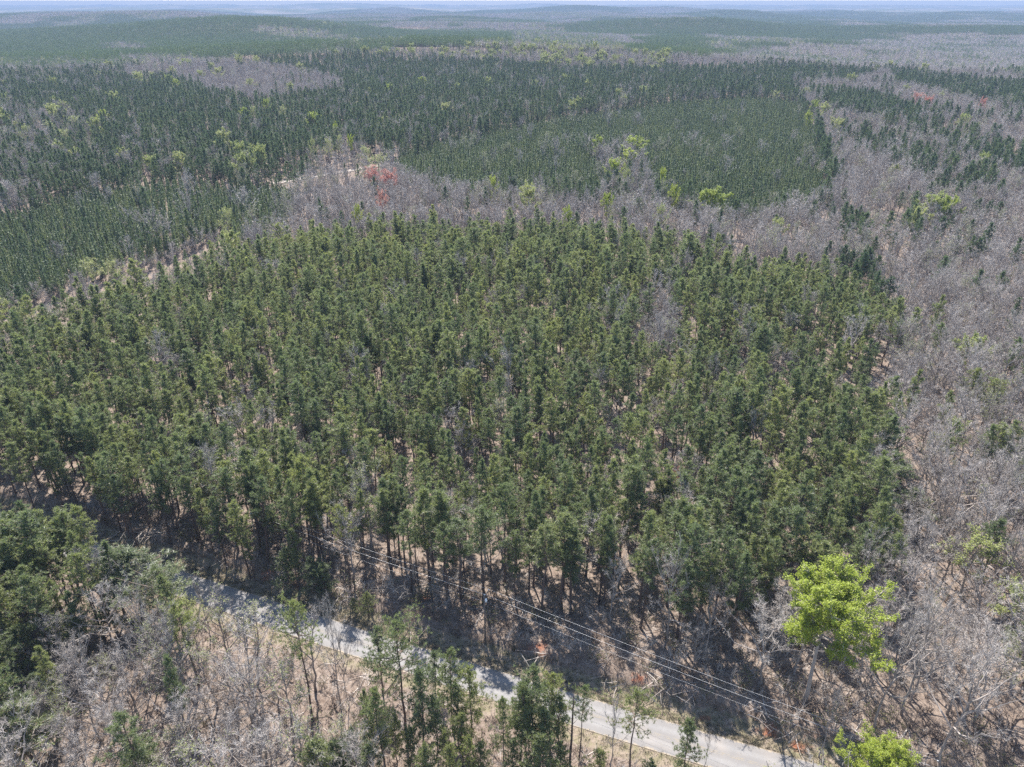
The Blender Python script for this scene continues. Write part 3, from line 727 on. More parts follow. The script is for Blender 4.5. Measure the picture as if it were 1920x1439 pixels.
def part_meshes(defs, base, names, mats):
    return [[mb.mesh('%s_%s' % (base, nm), mt) for mb, nm, mt in zip(parts, names, mats)] for parts in defs]
def joined(defs, base, mats, idx):
    out = []
    for parts in defs:
        q = MB()
        for mb, ix in zip(parts, idx):
            if mb.n: q.merge(mb, ix)
        out.append(q.mesh(base, mats))
    return out
PN = ('trunk', 'limbs', 'crown'); PM = ([M_PBARK], [M_PBARK], [M_NEEDLE])
pine_parts = part_meshes(PINES, 'pine', PN, PM); bushy_parts = part_meshes(BUSHY, 'bushy_pine', PN, PM); round_parts = part_meshes(ROUND, 'round_pine', PN, PM); roadside_parts = part_meshes(ROADSIDE, 'roadside_pine', PN, PM)
BN = ('trunk', 'branches')
bare_parts = part_meshes([d_[:2] for d_ in BARES], 'bare_tree', BN, ([M_GBARK], [M_GBARK, M_TWIG]))
sap_parts = part_meshes([d_[:2] for d_ in SAPS], 'sapling', BN, ([M_GBARK], [M_GBARK, M_TWIG]))
LN = ('trunk', 'branches', 'foliage')
pale_parts = part_meshes(PALES, 'budding_tree', LN, ([M_GBARK], [M_GBARK, M_TWIG], [M_PALE]))
lime_parts = part_meshes(LIMES, 'leafing_tree', LN, ([M_GBARK], [M_GBARK, M_TWIG], [M_LIME]))
soft_parts = part_meshes(SOFTS, 'soft_tree', LN, ([M_GBARK], [M_GBARK, M_TWIG], [M_SOFT]))
hero_parts = part_meshes([HERO], 'lime_tree', LN, ([M_GBARK], [M_GBARK, M_TWIG], [M_LIME]))
red_parts = part_meshes(REDS, 'red_tree', LN, ([M_GBARK], [M_GBARK, M_TWIG], [M_RED]))

def joined_bare(defs, base, leafmat):
    out = []
    for parts in defs:
        q = MB(); q.merge(parts[0], 0); q.merge(parts[1])
        if parts[2].n: q.merge(parts[2], 2)
        out.append(q.mesh(base, [M_GBARK, M_TWIG, leafmat]))
    return out
pine_one = joined(PINES, 'pine_tree', [M_PBARK, M_NEEDLE], (0, 0, 1))
farpine_one = joined(FARPINES, 'pine_tree', [M_PBARK, M_NEEDLE], (0, 0, 1)); darkpine_one = joined(FARPINES, 'dark_pine_tree', [M_PBARK, M_DARK_SHADED], (0, 0, 1))
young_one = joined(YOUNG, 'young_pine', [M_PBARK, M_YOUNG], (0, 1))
bare_one = joined_bare(BARES, 'bare_tree', M_PALE); farbare_one = joined_bare(FARBARES, 'bare_tree', M_PALE)
pale_one = joined_bare(PALES, 'budding_tree', M_PALE); soft_one = joined_bare(SOFTS, 'leafing_tree', M_SOFT); lime_far = joined_bare(LIMES, 'leafing_tree', M_LIME); lime_one = joined_bare(LIMES, 'leafing_tree', M_SOFT); red_one = joined_bare(REDS, 'red_tree', M_RED)

def standing(name, parts, names, x, y, scale, rz, label, cat, group=None, tilt=(0, 0)):
    """one tree: an Empty at its foot and its parts as children"""
    e = bpy.data.objects.new(name, None); COL.objects.link(e); e.empty_display_size = 0.5
    e.location = (x, y, float(height(x, y)) - 0.05); e.rotation_euler = (tilt[0], tilt[1], rz); e.scale = scale
    tag(e, label, cat, group)
    for me, nm in zip(parts, names):
        o_ = bpy.data.objects.new(nm, me); COL.objects.link(o_); o_.parent = e
        if nm != 'trunk': o_['kind'] = 'stuff'          # hundreds of limbs, twigs, needles or leaves in one part
    return e
def single(name, me, x, y, scale, rz, label, cat, group=None):
    o_ = bpy.data.objects.new(name, me); COL.objects.link(o_)
    o_.location = (x, y, float(height(x, y)) - 0.05); o_.rotation_euler = (0, 0, rz); o_.scale = scale
    return tag(o_, label, cat, group)

def size_from(base_px, top_px):
    """foot position on the ground and height of a tree whose foot and tip show at these photo pixels"""
    x, y = unproject(*base_px)
    dyc = (719.5 - top_px[1]) / F
    dirv = np.array([(top_px[0] - 960) / F, cT + dyc * sT, -sT + dyc * cT])
    t = y / dirv[1]
    return x, y, H + dirv[2] * t - float(height(x, y))
taken = []          # feet of the trees placed one by one, kept clear of the random ones

# ---- foreground pines: (foot, tip, crown width in px, mesh set, variant, label)
FRONT = [
 ((585, 1346), (563, 1128), 66, 'round', 1, 'lone tall pine with rounded crown standing left of the other roadside pines'),
 ((718, 1302), (703, 1178), 38, 'pine', 5, 'slim sparse pine just left of the broad round-crowned pine by the road'),
 ((760, 1366), (757, 1166), 98, 'round', 0, 'broad round-crowned pine with thick forked trunk in front of the road'),
 ((817, 1304), (815, 1222), 28, 'pine', 1, 'small thin pine between the broad round pine and its right-hand neighbour'),
 ((850, 1368), (853, 1218), 42, 'pine', 0, 'dark round-topped pine right of the broad round-crowned pine'),
 ((796, 1412), (795, 1256), 50, 'pine', 4, 'dense pine below and right of the broad pine trunk'),
 ((884, 1396), (880, 1252), 42, 'pine', 3, 'pine with light yellowish side beside the open stretch of grey road'),
 ((722, 1442), (725, 1294), 46, 'pine', 4, 'dense dark pine in front of the broad pine, left side of the cluster'),
 ((699, 1424), (695, 1293), 28, 'bushy', 1, 'yellow-green narrow pine at the left end of the foreground cluster'),
 ((819, 1424), (815, 1308), 36, 'bushy', 0, 'bushy dark green pine in the middle of the foreground cluster'),
 ((860, 1402), (858, 1284), 26, 'bushy', 2, 'small bright pine in front of the dark round-topped pine'),
 ((802, 1500), (800, 1396), 46, 'bushy', 1, 'short bushy pine at the bottom edge, left one of three'),
 ((848, 1496), (848, 1396), 34, 'bushy', 2, 'short bushy pine at the bottom edge, middle one of three'),
 ((880, 1470), (878, 1380), 34, 'bushy', 0, 'short bushy pine at the bottom edge, right one of three'),
 ((1001, 1420), (1000, 1252), 56, 'pine', 1, 'tallest pine of the cluster hiding the middle of the road'),
 ((1031, 1408), (1031, 1262), 46, 'pine', 3, 'pine right beside the tallest pine of the cluster over the road'),
 ((976, 1428), (968, 1284), 46, 'pine', 4, 'dense pine at the left of the cluster over the road'),
 ((945, 1440), (942, 1306), 30, 'pine', 5, 'slender pine at the left rim of the cluster over the road'),
 ((1018, 1452), (1018, 1330), 46, 'bushy', 2, 'mid-height bushy pine in front of the tallest pine of the cluster'),
 ((1016, 1492), (1016, 1376), 62, 'bushy', 0, 'short wide bushy pine at the bottom of the cluster over the road'),
 ((1086, 1424), (1101, 1288), 44, 'round', 1, 'open-crowned pine with leaning trunk right of the bare snag'),
 ((1181, 1444), (1200, 1296), 66, 'round', 1, 'full rounded pine with dark leaning trunk beside the road at lower right'),
 ((1278, 1462), (1276, 1352), 44, 'bushy', 2, 'single small pine against the pale road at the lower right'),
 ((545, 1104), (545, 1028), 46, 'bushy', 1, 'squat green pine on the far roadside, leftmost of the three below the wires'),
 ((590, 1116), (588, 1048), 44, 'bushy', 0, 'greyish squat pine on the far roadside, middle of the three below the wires'),
 ((612, 1122), (612, 1056), 34, 'bushy', 2, 'bright green squat pine on the far roadside, right of the three below the wires'),
 ((692, 1158), (690, 1110), 24, 'bushy', 1, 'small pale green pine at the verge left of the clay patch'),
 ((668, 1150), (666, 1122), 18, 'bushy', 0, 'tiny pine at the verge left of another small pale pine'),
 ((330, 1192), (320, 1066), 96, 'round', 1, 'bright green pine crown in front of the shaded dark stretch of road'),
 ((268, 1152), (246, 1036), 88, 'pine', 1, 'light green pine at the right end of the dense left clump, overhanging the road'),
 ((1832, 822), (1826, 712), 66, 'round', 0, 'dark spreading pine among pale bare trees at right, above the upper lime tree'),
 ((1842, 918), (1846, 798), 50, 'pine', 0, 'dark pine just right of the upper yellow-green tree'),
 ((1902, 990), (1906, 858), 66, 'round', 1, 'dark pine cut by the right edge, below the dark forked bare tree'),
 ((1916, 1290), (1912, 1150), 70, 'pine', 2, 'dark evergreen touching the right edge among whitish bare limbs'),
 ((1655, 960), (1650, 850), 60, 'pine', 1, 'pine standing out at the right border of the main stand'),
 ((1690, 1000), (1668, 920), 56, 'pine', 2, 'pine beside the orange-red tree at the border of the stand'),
 ((290, 1492), (292, 1384), 70, 'bushy', 0, 'dark bushy pine at the bottom edge right of the lower left corner'),
 ((612, 1500), (610, 1390), 76, 'bushy', 2, 'low dark pine at the bottom edge among grey brush, below the lone pine'),
 ((26, 1290), (25, 1200), 60, 'bushy', 1, 'bright green bushy pine at the left edge above the lower corner'),
 ((30, 1340), (30, 1268), 66, 'bushy', 0, 'dark green bushy pine low at the left edge'),
 ((95, 1335), (92, 1264), 50, 'bushy', 2, 'small rounded pine right of the bushy pines at the left edge'),
 ((160, 1150), (156, 1104), 26, 'bushy', 1, 'small yellow-green pine in front of the dense clump at left'),
]
_lab = ['bushy pine low in the foreground cluster, %s', ]
for k, (bx, by, hh, wd, where) in enumerate([(745, 1428, 88, 34, 'left of the broad pine trunk'), (775, 1448, 82, 36, 'under the broad pine'), (838, 1446, 78, 34, 'under the dark round-topped pine'), (905, 1462, 74, 34, 'at its right rim'),
        (868, 1436, 96, 34, 'below the pine with the yellowish side'), (668, 1452, 84, 40, 'at its far left'), (965, 1466, 84, 34, 'left of the short wide pine'), (1050, 1470, 78, 36, 'right of the short wide pine'),
        (1120, 1476, 70, 34, 'below the open-crowned leaning pine'), (1210, 1490, 66, 34, 'below the full rounded pine'), (640, 1480, 92, 46, 'below the second bare tree beside the lone pine'), (700, 1490, 96, 44, 'left half of the bottom edge'),
        (1045, 1424, 118, 36, 'just left of the bare snag'), (985, 1412, 120, 38, 'just left of the tallest pine')]):
    FRONT.append(((bx, by), (bx - 1, by - hh), wd, 'pine' if hh > 90 else 'bushy', k % 3, _lab[0] % where))
for k, (bx, by, hh, wd, where) in enumerate([(70, 1440, 120, 90, 'in the lower left corner'), (140, 1250, 96, 62, 'below the dense left clump'), (20, 1210, 110, 80, 'at the left edge below the dense clump'), (75, 1270, 100, 60, 'between left edge and grey thicket'), (225, 1200, 80, 40, 'at the right foot of the dense clump')]):
    FRONT.append(((bx, by), (bx - 2, by - hh), wd, 'bushy' if k % 2 else 'pine', k % 3, 'light green pine standing %s' % where))
SETS = {'pine': (roadside_parts * 2, 18, [2.0] * 6), 'bushy': (bushy_parts, 12, [1.9] * 3), 'round': (round_parts, None, [4.4, 3.0])}
n_front = 0
for foot, tip, wpx, st, vi, lab in FRONT:
    x, y, ht = size_from(foot, tip); ht = max(ht, 2.5)
    parts, H0, R0 = SETS[st]
    h0 = H0 or (24 if vi == 0 else 20)
    dep = project(x, y, ht * 0.75 + float(height(x, y)))[2]
    r = wpx / 2 * dep / F
    s = (r / (R0[vi] * 0.98), r / (R0[vi] * 0.98), ht / h0)
    standing('pine_tree', parts[vi], PN, x, y, s, random.uniform(0, 6.28), lab, 'pine tree')
    taken.append((x, y, 0.6 * r)); n_front += 1

# ---- leafing trees seen one by one: (crown centre, crown width px, kind, label)
LEAFING = [
 (1785, 817, 56, 'soft', 'yellow-green leafing tree among bare grey hardwoods near the right edge, above the large lime tree'),
 (1860, 768, 24, 'soft', 'small lime green tree beside a dark pine at the right edge'),
 (1828, 1040, 92, 'soft', 'wide yellow-green tree at the right, above and right of the large lime tree'),
 (1897, 1132, 80, 'soft', 'bright green leafing tree touching the right edge'),
 (1760, 1160, 84, 'pale', 'pale budding tree right of the large lime tree'),
 (1745, 680, 36, 'pale', 'pale yellow budding tree at the right border of the pine stand'),
 (1773, 887, 46, 'pale', 'pale budding tree just below the yellow-green tree at right'),
 (1833, 945, 74, 'pale', 'wide pale green budding tree between two yellow-green trees at right'),
 (1890, 900, 50, 'pale', 'pale budding tree close to the right edge'),
 (1780, 395, 34, 'lime', 'lime green tree beside dark pines in the right-hand hardwoods'),
 (1335, 384, 48, 'lime', 'large lime green tree at the lower edge of the dark plantation block'),
 (1240, 414, 30, 'soft', 'round yellow-green tree in the bare creek band behind the main stand'),
 (1063, 420, 18, 'lime', 'small yellow-green tree at the near edge of the creek band'),
 (1121, 277, 20, 'lime', 'narrow lime green tree at the left top of the cluster inside the plantation'),
 (1187, 281, 38, 'lime', 'brightest and largest lime green tree of the cluster inside the plantation'),
 (1177, 303, 30, 'lime', 'lime green tree just below the brightest one inside the plantation'),
 (1151, 325, 26, 'lime', 'yellow-green tree in the middle of the cluster inside the plantation'),
 (1175, 343, 24, 'soft', 'yellow-green tree at the lower end of the cluster inside the plantation'),
 (1138, 388, 20, 'lime', 'small lime green tree in the creek band below the plantation cluster'),
 (1167, 377, 28, 'pale', 'pale green tree in the creek band below the plantation cluster'),
 (1240, 344, 14, 'lime', 'tiny lime green tree right of a dark pine at the plantation edge'),
 (1263, 372, 18, 'lime', 'small lime green tree left of the large one at the plantation edge'),
 (1008, 378, 50, 'pale', 'wide pale green tree at the lower left edge of the plantation block'),
 (925, 360, 14, 'lime', 'tiny lime green tree at the left part of the creek band'),
 (845, 405, 24, 'pale', 'pale yellow tree in the creek band right of the red-budded trees'),
 (793, 384, 18, 'pale', 'small pale yellow tree beside the lowest red-budded tree'),
 (587, 281, 15, 'soft', 'pale lime tree at the left end of the row above the dirt road'),
 (616, 281, 18, 'soft', 'second lime tree in the row above the dirt road'),
 (637, 273, 13, 'soft', 'third lime tree in the row above the dirt road'),
 (657, 271, 11, 'lime', 'fourth small lime tree in the row above the dirt road'),
 (675, 277, 15, 'pale', 'fifth, paler tree in the row above the dirt road'),
 (688, 297, 26, 'soft', 'lime green tree at the right end of the dirt road'),
 (714, 312, 36, 'soft', 'large lime green tree right of the dirt road, at the plantation corner'),
 (587, 308, 17, 'pale', 'pale tree overhanging the middle of the dirt road'),
 (603, 298, 13, 'pale', 'small pale tree just above the dirt road'),
 (631, 250, 12, 'lime', 'small lime tree against the dark pine edge above the dirt road'),
 (673, 412, 14, 'lime', 'small yellow-green tree beside a dark pine in the creek band'),
 (427, 420, 28, 'soft', 'yellow-green topped tree in the left part of the creek band'),
 (172, 508, 38, 'soft', 'left one of two yellow-green trees on the creek strip at left'),
 (213, 511, 34, 'soft', 'right one of two yellow-green trees on the creek strip at left'),
 (12, 260, 26, 'pale', 'pale tree at the left edge of the left row of leafing trees'),
 (50, 255, 26, 'soft', 'yellow-green tree second from the left edge in the left row'),
 (92, 246, 22, 'soft', 'yellow-green tree in the middle of the left row of leafing trees'),
 (120, 262, 27, 'soft', 'yellow-green tree lowest in the left row of leafing trees'),
 (142, 235, 26, 'soft', 'bright tree at the right of the left row of leafing trees'),
 (197, 222, 18, 'lime', 'small lime tree right of the left row of leafing trees'),
 (65, 228, 20, 'pale', 'pale tree above the left row of leafing trees'),
 (112, 234, 14, 'pale', 'small pale tree above the middle of the left row'),
 (460, 217, 13, 'lime', 'small lime tree, left of four below the bare hillside'),
 (477, 216, 17, 'soft', 'lime tree, second of four below the bare hillside'),
 (500, 203, 13, 'lime', 'small lime tree, third and highest of four below the bare hillside'),
 (530, 216, 18, 'soft', 'lime tree, rightmost of four below the bare hillside'),
 (587, 230, 22, 'lime', 'solitary bright lime tree in the dark pines above the dirt road'),
 (315, 152, 15, 'lime', 'lime tree low on the bare purple hillside'),
 (330, 163, 12, 'lime', 'small lime tree at the foot of the bare purple hillside'),
 (345, 120, 15, 'lime', 'lime tree high on the bare purple hillside'),
 (292, 133, 22, 'pale', 'pale tree at the left end of the bare purple hillside'),
 (37, 142, 22, 'pale', 'pale tree far up at the left edge'),
 (100, 131, 24, 'pale', 'pale tree right of the far left edge tree'),
 (790, 156, 14, 'lime', 'single lime tree in the pines below the hill crest'),
 (850, 160, 15, 'pale', 'pale tree in the pines below the hill crest'),
 (875, 168, 14, 'pale', 'second pale tree in the pines below the hill crest'),
 (732, 172, 11, 'lime', 'tiny lime tree in the pines left of the hill crest trees'),
 (1525, 202, 14, 'lime', 'lime tree above the top right corner of the plantation'),
 (1515, 227, 14, 'lime', 'lime tree touching the top right corner of the plantation'),
 (1450, 186, 14, 'pale', 'pale tree on the top edge of the plantation'),
 (665, 84, 18, 'pale', 'large pale tree at the left end of the hill crest'),
 (270, 1150, 44, 'pale', 'pale green budding tree above a grey hardwood, near side of the road bend'),
 (352, 1158, 46, 'soft', 'yellow-green leafing shrub-tree under the bright pine by the shaded road'),
 (118, 1330, 70, 'pale', 'pale green budding tree low in the lower left corner'),
 (258, 1090, 60, 'pale', 'round budding tree at the near side of the road bend, right of the dense pines'),
 (300, 1118, 62, 'pale', 'pale budding tree hiding the road just left of the bright pine'),
 (695, 341, 34, 'red', 'red-budded tree right of the dirt road, left one of the upper pair'),
 (724, 350, 36, 'red', 'red-budded tree right of the dirt road, right one of the upper pair'),
 (722, 389, 24, 'red', 'red-budded tree below the upper pair in the creek band'),
 (552, 434, 22, 'red', 'small pink-red tree at the near edge of the creek band'),
 (1657, 1004, 44, 'red', 'orange-red tree at the right border of the main pine stand'),
 (1717, 191, 24, 'red', 'larger of two red trees on the far right slope'),
 (1742, 198, 18, 'red', 'smaller of two red trees on the far right slope'),
 (1840, 201, 14, 'red', 'faint orange tree on the far right slope'),
 (1265, 905, 26, 'red', 'rust-coloured small tree among the green pines of the main stand'),
 (1130, 852, 24, 'red', 'pinkish small tree in an opening of the main pine stand'),
 (1060, 885, 20, 'red', 'orange-brown small tree beside a bright pine in the main stand'),
]
LSET = {'soft': (soft_parts, soft_one, 17, 4.2, 'leafing_tree', 'leafing tree'), 'lime': (lime_parts, lime_far, 18, 3.9, 'leafing_tree', 'leafing tree'), 'pale': (pale_parts, pale_one, 16, 4.6, 'budding_tree', 'budding tree'), 'red': (red_parts, red_one, 14, 3.7, 'red_tree', 'red tree')}
for px, py, wpx, kd, lab in LEAFING:
    parts, one, H0, R0, nm, cat = LSET[kd]
    hc = 14.0
    for _ in range(3):
        x, y = unproject(px, py, hc)
        dep = project(x, y, float(height(x, y)) + hc)[2]; r = wpx / 2 * dep / F
        ht = min(max(r * 3.0, 13 if dep < 330 else 20.0), 27) if kd != 'red' else (min(max(r * 3.2, 9), 16) if dep < 330 else 19.0)
        hc = ht * 0.74
    s = (r / R0, r / R0, ht / H0); v = random.randrange(len(parts)); rz = random.uniform(0, 6.28)
    if dep < 340: standing(nm, parts[v], LN, x, y, s, rz, lab, cat)
    else: single(nm, one[v], x, y, s, rz, lab, cat)
    taken.append((x, y, 0.75 * r))
# the two big lime trees in front
x, y, ht = size_from((1507, 1318), (1556, 1060)); r = 95 * project(x, y, ht * 0.75)[2] / F
standing('lime_tree', hero_parts[0], LN, x, y, (r / 6.4, r / 6.4, ht / 30), 0.6, 'largest lime green tree, bright new leaves over a dark trunk beside the road', 'leafing tree'); taken.append((x, y, 5))
x, y = unproject(1648, 1440, 14); ht = 20.0; r = 62 * project(x, y, 14)[2] / F
standing('lime_tree', hero_parts[0], LN, x, y, (r / 6.4, r / 6.4, ht / 30), 2.9, 'lime green tree top cut by the bottom edge at lower right', 'leafing tree'); taken.append((x, y, 4))

# ---- bare trees seen one by one
BAREF = [
 ((1143, 1446), (1140, 1318), 46, 2, 'slim bare tree between two pines in front of the lower right road'),
 ((640, 1330), (634, 1148), 56, 0, 'bare grey tree standing against the road right of the lone pine'),
 ((655, 1325), (662, 1190), 40, 3, 'second bare grey tree beside the lone pine, nearer the road'),
 ((395, 1200), (372, 1098), 40, 2, 'thin bare tree in front of the shaded dark stretch of road'),
 ((428, 1215), (408, 1110), 44, 3, 'bare tree right of another thin one before the shaded road'),
 ((300, 1280), (280, 1115), 90, 1, 'large feathery bare grey tree in the middle of the lower left thicket'),
 ((190, 1390), (178, 1245), 110, 4, 'wide silvery bare tree low in the lower left thicket'),
 ((1640, 1370), (1690, 1170), 120, 4, 'bare pale-limbed tree with forked trunk right of the large lime tree'),
 ((1760, 1440), (1850, 1230), 150, 4, 'large bare tree with long whitish limbs at the lower right'),
 ((1690, 1340), (1760, 1130), 120, 1, 'bare grey tree behind the fork-trunked one at lower right'),
 ((1245, 1215), (1262, 1060), 96, 4, 'bare whitish-limbed tree behind the wires at right of the stand'),
 ((1145, 1165), (1150, 1060), 70, 1, 'bare grey tree in front of the pines, right of the utility pole'),
 ((1320, 1240), (1345, 1120), 80, 4, 'bare spreading tree left of the large lime tree, behind the wires'),
 ((1535, 1420), (1532, 1300), 40, 2, 'small pale bare tree at the roadside under the large lime tree'),
 ((1870, 900), (1905, 790), 70, 4, 'dark forked bare tree at the right edge of the hardwoods'),
 ((1320, 1442), (1322, 1376), 20, 2, 'thin bare sapling against the pale road at lower right'),
]
RB = [4.6, 5.2, 4.0, 4.8, 5.8]
for foot, tip, wpx, vi, lab in BAREF:
    x, y, ht = size_from(foot, tip); r = wpx / 2 * project(x, y, ht * 0.7)[2] / F
    standing('bare_tree', bare_parts[vi], BN, x, y, (r / RB[vi], r / RB[vi], ht / 17), random.uniform(0, 6.28), lab, 'bare tree'); taken.append((x, y, 2.0))
x, y, ht = size_from((1068, 1432), (1073, 1304))
sm = MB(); sp_ = np.array([[0, 0, 0], [0.1, 0, ht * 0.4], [0.05, 0.1, ht * 0.75], [0.1, 0.05, ht]]); tube(sm, sp_, [0.2, 0.16, 0.12, 0.07], 7, cap=True)
sb = MB(); g = np.random.default_rng(9)
for k in range(7):
    z = ht * (0.35 + 0.08 * k); az = k * 2.3; b0 = np.array([0.08, 0.05, z]); tube(sb, np.stack([b0, b0 + [0.5 * math.cos(az), 0.5 * math.sin(az), 0.1], b0 + [0.95 * math.cos(az), 0.95 * math.sin(az), 0.35]]), [0.05, 0.035, 0.015], 4)
standing('dead_snag', [sm.mesh('snag_trunk', [M_PBARK]), sb.mesh('snag_stubs', [M_PBARK])], ('trunk', 'branch_stubs'), x, y, (1, 1, 1), 0, 'bare dead pole-like snag between the cluster and the leaning pine', 'dead tree')
taken.append((x, y, 1))

# ------------------------------------------------------------------ the random woods: nearest 300 of a kind one by one, the rest as one mass
TK = np.array(taken)
def clear_of_taken(A):
    near = A[:, 1] < 1300
    ok = np.ones(len(A), bool)
    for x, y, r in TK:
        ok &= (A[:, 0] - x) ** 2 + (A[:, 1] - y) ** 2 > max(r, 1.2) ** 2
    return A[ok]
def hide_front(A):
    """keep the sight lines to the named foreground trees: nothing tall in the open strip by the road"""
    d_, _ = road_dist(A[:, 0], A[:, 1])
    return A[~((d_ < 0) & (d_ > -9))]
for k in trees: trees[k] = hide_front(clear_of_taken(trees[k]))
_d, _ = road_dist(trees['pine'][:, 0], trees['pine'][:, 1])
trees['pine'] = trees['pine'][~((_d < 0) & (_d > -34) & (trees['pine'][:, 5] > 400))]          # only the named pines stand in the open strip before the road
g = rng
def heights(kind, A):
    n_ = len(A); u = g.normal(0, 1, n_)
    r = np.hypot(A[:, 0], A[:, 1]); zn = A[:, 4].astype(int)
    if kind == 'pine': return np.clip(19.3 + 2.3 * u + 4 * (vnoise(A[:, 0], A[:, 1], 45, 15) - 0.5), 12, 25)
    if kind == 'young': return np.clip(11.4 + 1.6 * u + 3.0 * (vnoise(A[:, 0], A[:, 1], 70, 5) - 0.5), 7, 16)
    if kind in ('bare', 'pale'):
        base = np.where(zn == ZN.index('front_left'), 13.0, np.where(zn == ZN.index('front_middle'), 8.0, 15.5))
        base = np.where((zn == ZN.index('creek_band')) & (A[:, 5] < 460), 7.0, base)       # only low growth along the narrow strip at left
        return np.clip(base + 2.4 * u, 4, 21)
    return np.clip(19 + 2.5 * u, 13, 25)

def pine_label(x, y, px, py, d_):
    if d_ < 0:
        if x < -20: return 'mature pine in the %s of the dense left-edge clump before the road' % ('front' if py > 1060 else 'back')
        return 'pine standing near the bottom edge, on the near side of the road'
    if px > 1640: return 'dark pine scattered among the bare grey hardwoods at the right'
    row = 'first row' if d_ < 22 else ('second row' if d_ < 29 else ('third row' if d_ < 37 else ('fourth row' if d_ < 46 else 'rows further back')))
    for lim, where in ((150, 'above the road bend at the left edge'), (300, 'above the left clump of pines'), (490, 'above the dark shaded road'), (640, 'above the three squat roadside pines'), (830, 'behind the wires above the broad round pine'),
                       (960, 'right behind the utility pole'), (1120, 'behind the wires above the orange clay bank'), (1340, 'behind the wires at their right end')):
        if px < lim: return 'pine %s, %s from the road' % (where, row)
    return 'pine in the stand behind the largest lime tree, %s from the road' % row
def bare_label(x, y, px, py, d_):
    if d_ < 0:
        if px > 680: return 'small bare tree among the foreground pines below the road'
        side = 'left edge' if px < 160 else ('left half' if px < 340 else ('middle' if px < 520 else 'lone pine end'))
        return 'bare hardwood of the lower left thicket, %s, %s' % (side, 'lowest rows' if py > 1330 else ('middle rows' if py > 1220 else 'rows nearest the road'))
    if d_ < 24 and px < 1300: return 'bare hardwood at the front of the pines, %s of the utility pole' % ('left' if px < 908 else 'right')
    if px < 1000: return 'bare hardwood standing among the pines of the left half of the stand'
    if py > 1150: return 'bare hardwood in the lower right woods, %s' % ('around the foot of the largest lime tree' if px < 1640 else ('between lime tree and right edge' if px < 1790 else 'touching the right edge'))
    if px > 1560:
        band = 'level with the orange-red tree' if py > 980 else ('level with the wide pale tree' if py > 860 else ('level with the upper lime tree' if py > 740 else 'beside the upper stand corner'))
        return 'bare hardwood in the right-hand woods %s, %s' % (band, 'next to the stand' if px < 1740 else 'near the right edge')
    return 'bare hardwood standing among the pines of the right half of the stand'

def frame_mask(A, ht):
    px, py, dep = project(A[:, 0], A[:, 1], A[:, 2] + ht * 0.7)
    return (px > -8) & (px < 1928) & (py > -5) & (py < 1450), px, py, dep

rest = {}
def pick(kind, limit):
    A = trees[kind]; ht = heights(kind, A)
    vis, px, py, dep = frame_mask(A, ht)
    order = np.argsort(np.where(vis, dep / ht, 1e9))[:limit]
    order = order[vis[order]]
    keep = np.ones(len(A), bool); keep[order] = False
    rest[kind] = (A[keep], ht[keep])
    return A[order], ht[order], px[order], py[order], dep[order]

A, ht, px, py, dep = pick('pine', 300 - n_front)
d_, _ = road_dist(A[:, 0], A[:, 1])
for i in range(len(A)):
    v = int(g.integers(0, 6)); s = g.uniform(0.85, 1.15) * ht[i] / 20 ; w = s * g.uniform(0.9, 1.25)
    standing('pine_tree', pine_parts[v], PN, A[i, 0], A[i, 1], (w, w, ht[i] / 20), g.uniform(0, 6.28), pine_label(A[i, 0], A[i, 1], px[i], py[i], d_[i]), 'pine tree', 'mature pines nearest the road', (g.normal(0, 0.02), g.normal(0, 0.02)))
A, ht, px, py, dep = pick('bare', 300 - len(BAREF))
d_, _ = road_dist(A[:, 0], A[:, 1])
for i in range(len(A)):
    small = ht[i] < 9.5
    v = int(g.integers(0, 3 if small else 5)); h0 = 10 if small else 17; w = ht[i] / h0 * g.uniform(0.85, 1.2)
    standing('bare_tree', (sap_parts if small else bare_parts)[v], BN, A[i, 0], A[i, 1], (w, w, ht[i] / h0), g.uniform(0, 6.28), bare_label(A[i, 0], A[i, 1], px[i], py[i], d_[i]), 'bare tree', 'leafless hardwoods nearest the camera', (g.normal(0, 0.04), g.normal(0, 0.04)))
A, ht, px, py, dep = pick('young', 300)
for i in range(len(A)):
    s = ht[i] / 11; w = s * g.uniform(0.9, 1.15)
    if px[i] < 640: lab = 'small plantation pine in the nearest rows of the left young block, %s' % ('at the left edge' if px[i] < 120 else ('below the bare strip' if px[i] < 330 else 'towards the creek band'))
    else: lab = 'small plantation pine in the nearest rows of the dark block, %s' % ('left end' if px[i] < 860 else ('above the wide pale tree' if px[i] < 1080 else ('below the lime cluster' if px[i] < 1290 else 'right end')))
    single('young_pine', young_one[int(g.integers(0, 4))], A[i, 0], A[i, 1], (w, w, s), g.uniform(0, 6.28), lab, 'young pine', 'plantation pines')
A, ht, px, py, dep = pick('pale', 260)
for i in range(len(A)):
    v = int(g.integers(0, 3)); w = ht[i] / 16 * g.uniform(0.85, 1.15)
    where = 'in the right-hand hardwoods' if px[i] > 1560 else ('in the bare creek band behind the main stand' if 260 < py[i] < 560 and px[i] > 250 else ('in the lower left thicket' if py[i] > 1050 and px[i] < 800 else ('on the far wooded slopes' if py[i] <= 260 else 'among the pines of the main stand')))
    lab = 'greyish tree with pale green opening buds ' + where
    if dep[i] < 330: standing('budding_tree', pale_parts[v], LN, A[i, 0], A[i, 1], (w, w, ht[i] / 16), g.uniform(0, 6.28), lab, 'budding tree', 'budding hardwoods')
    else: single('budding_tree', pale_one[v], A[i, 0], A[i, 1], (w, w, ht[i] / 16), g.uniform(0, 6.28), lab, 'budding tree', 'budding hardwoods')
A, ht, px, py, dep = pick('lime', 220)
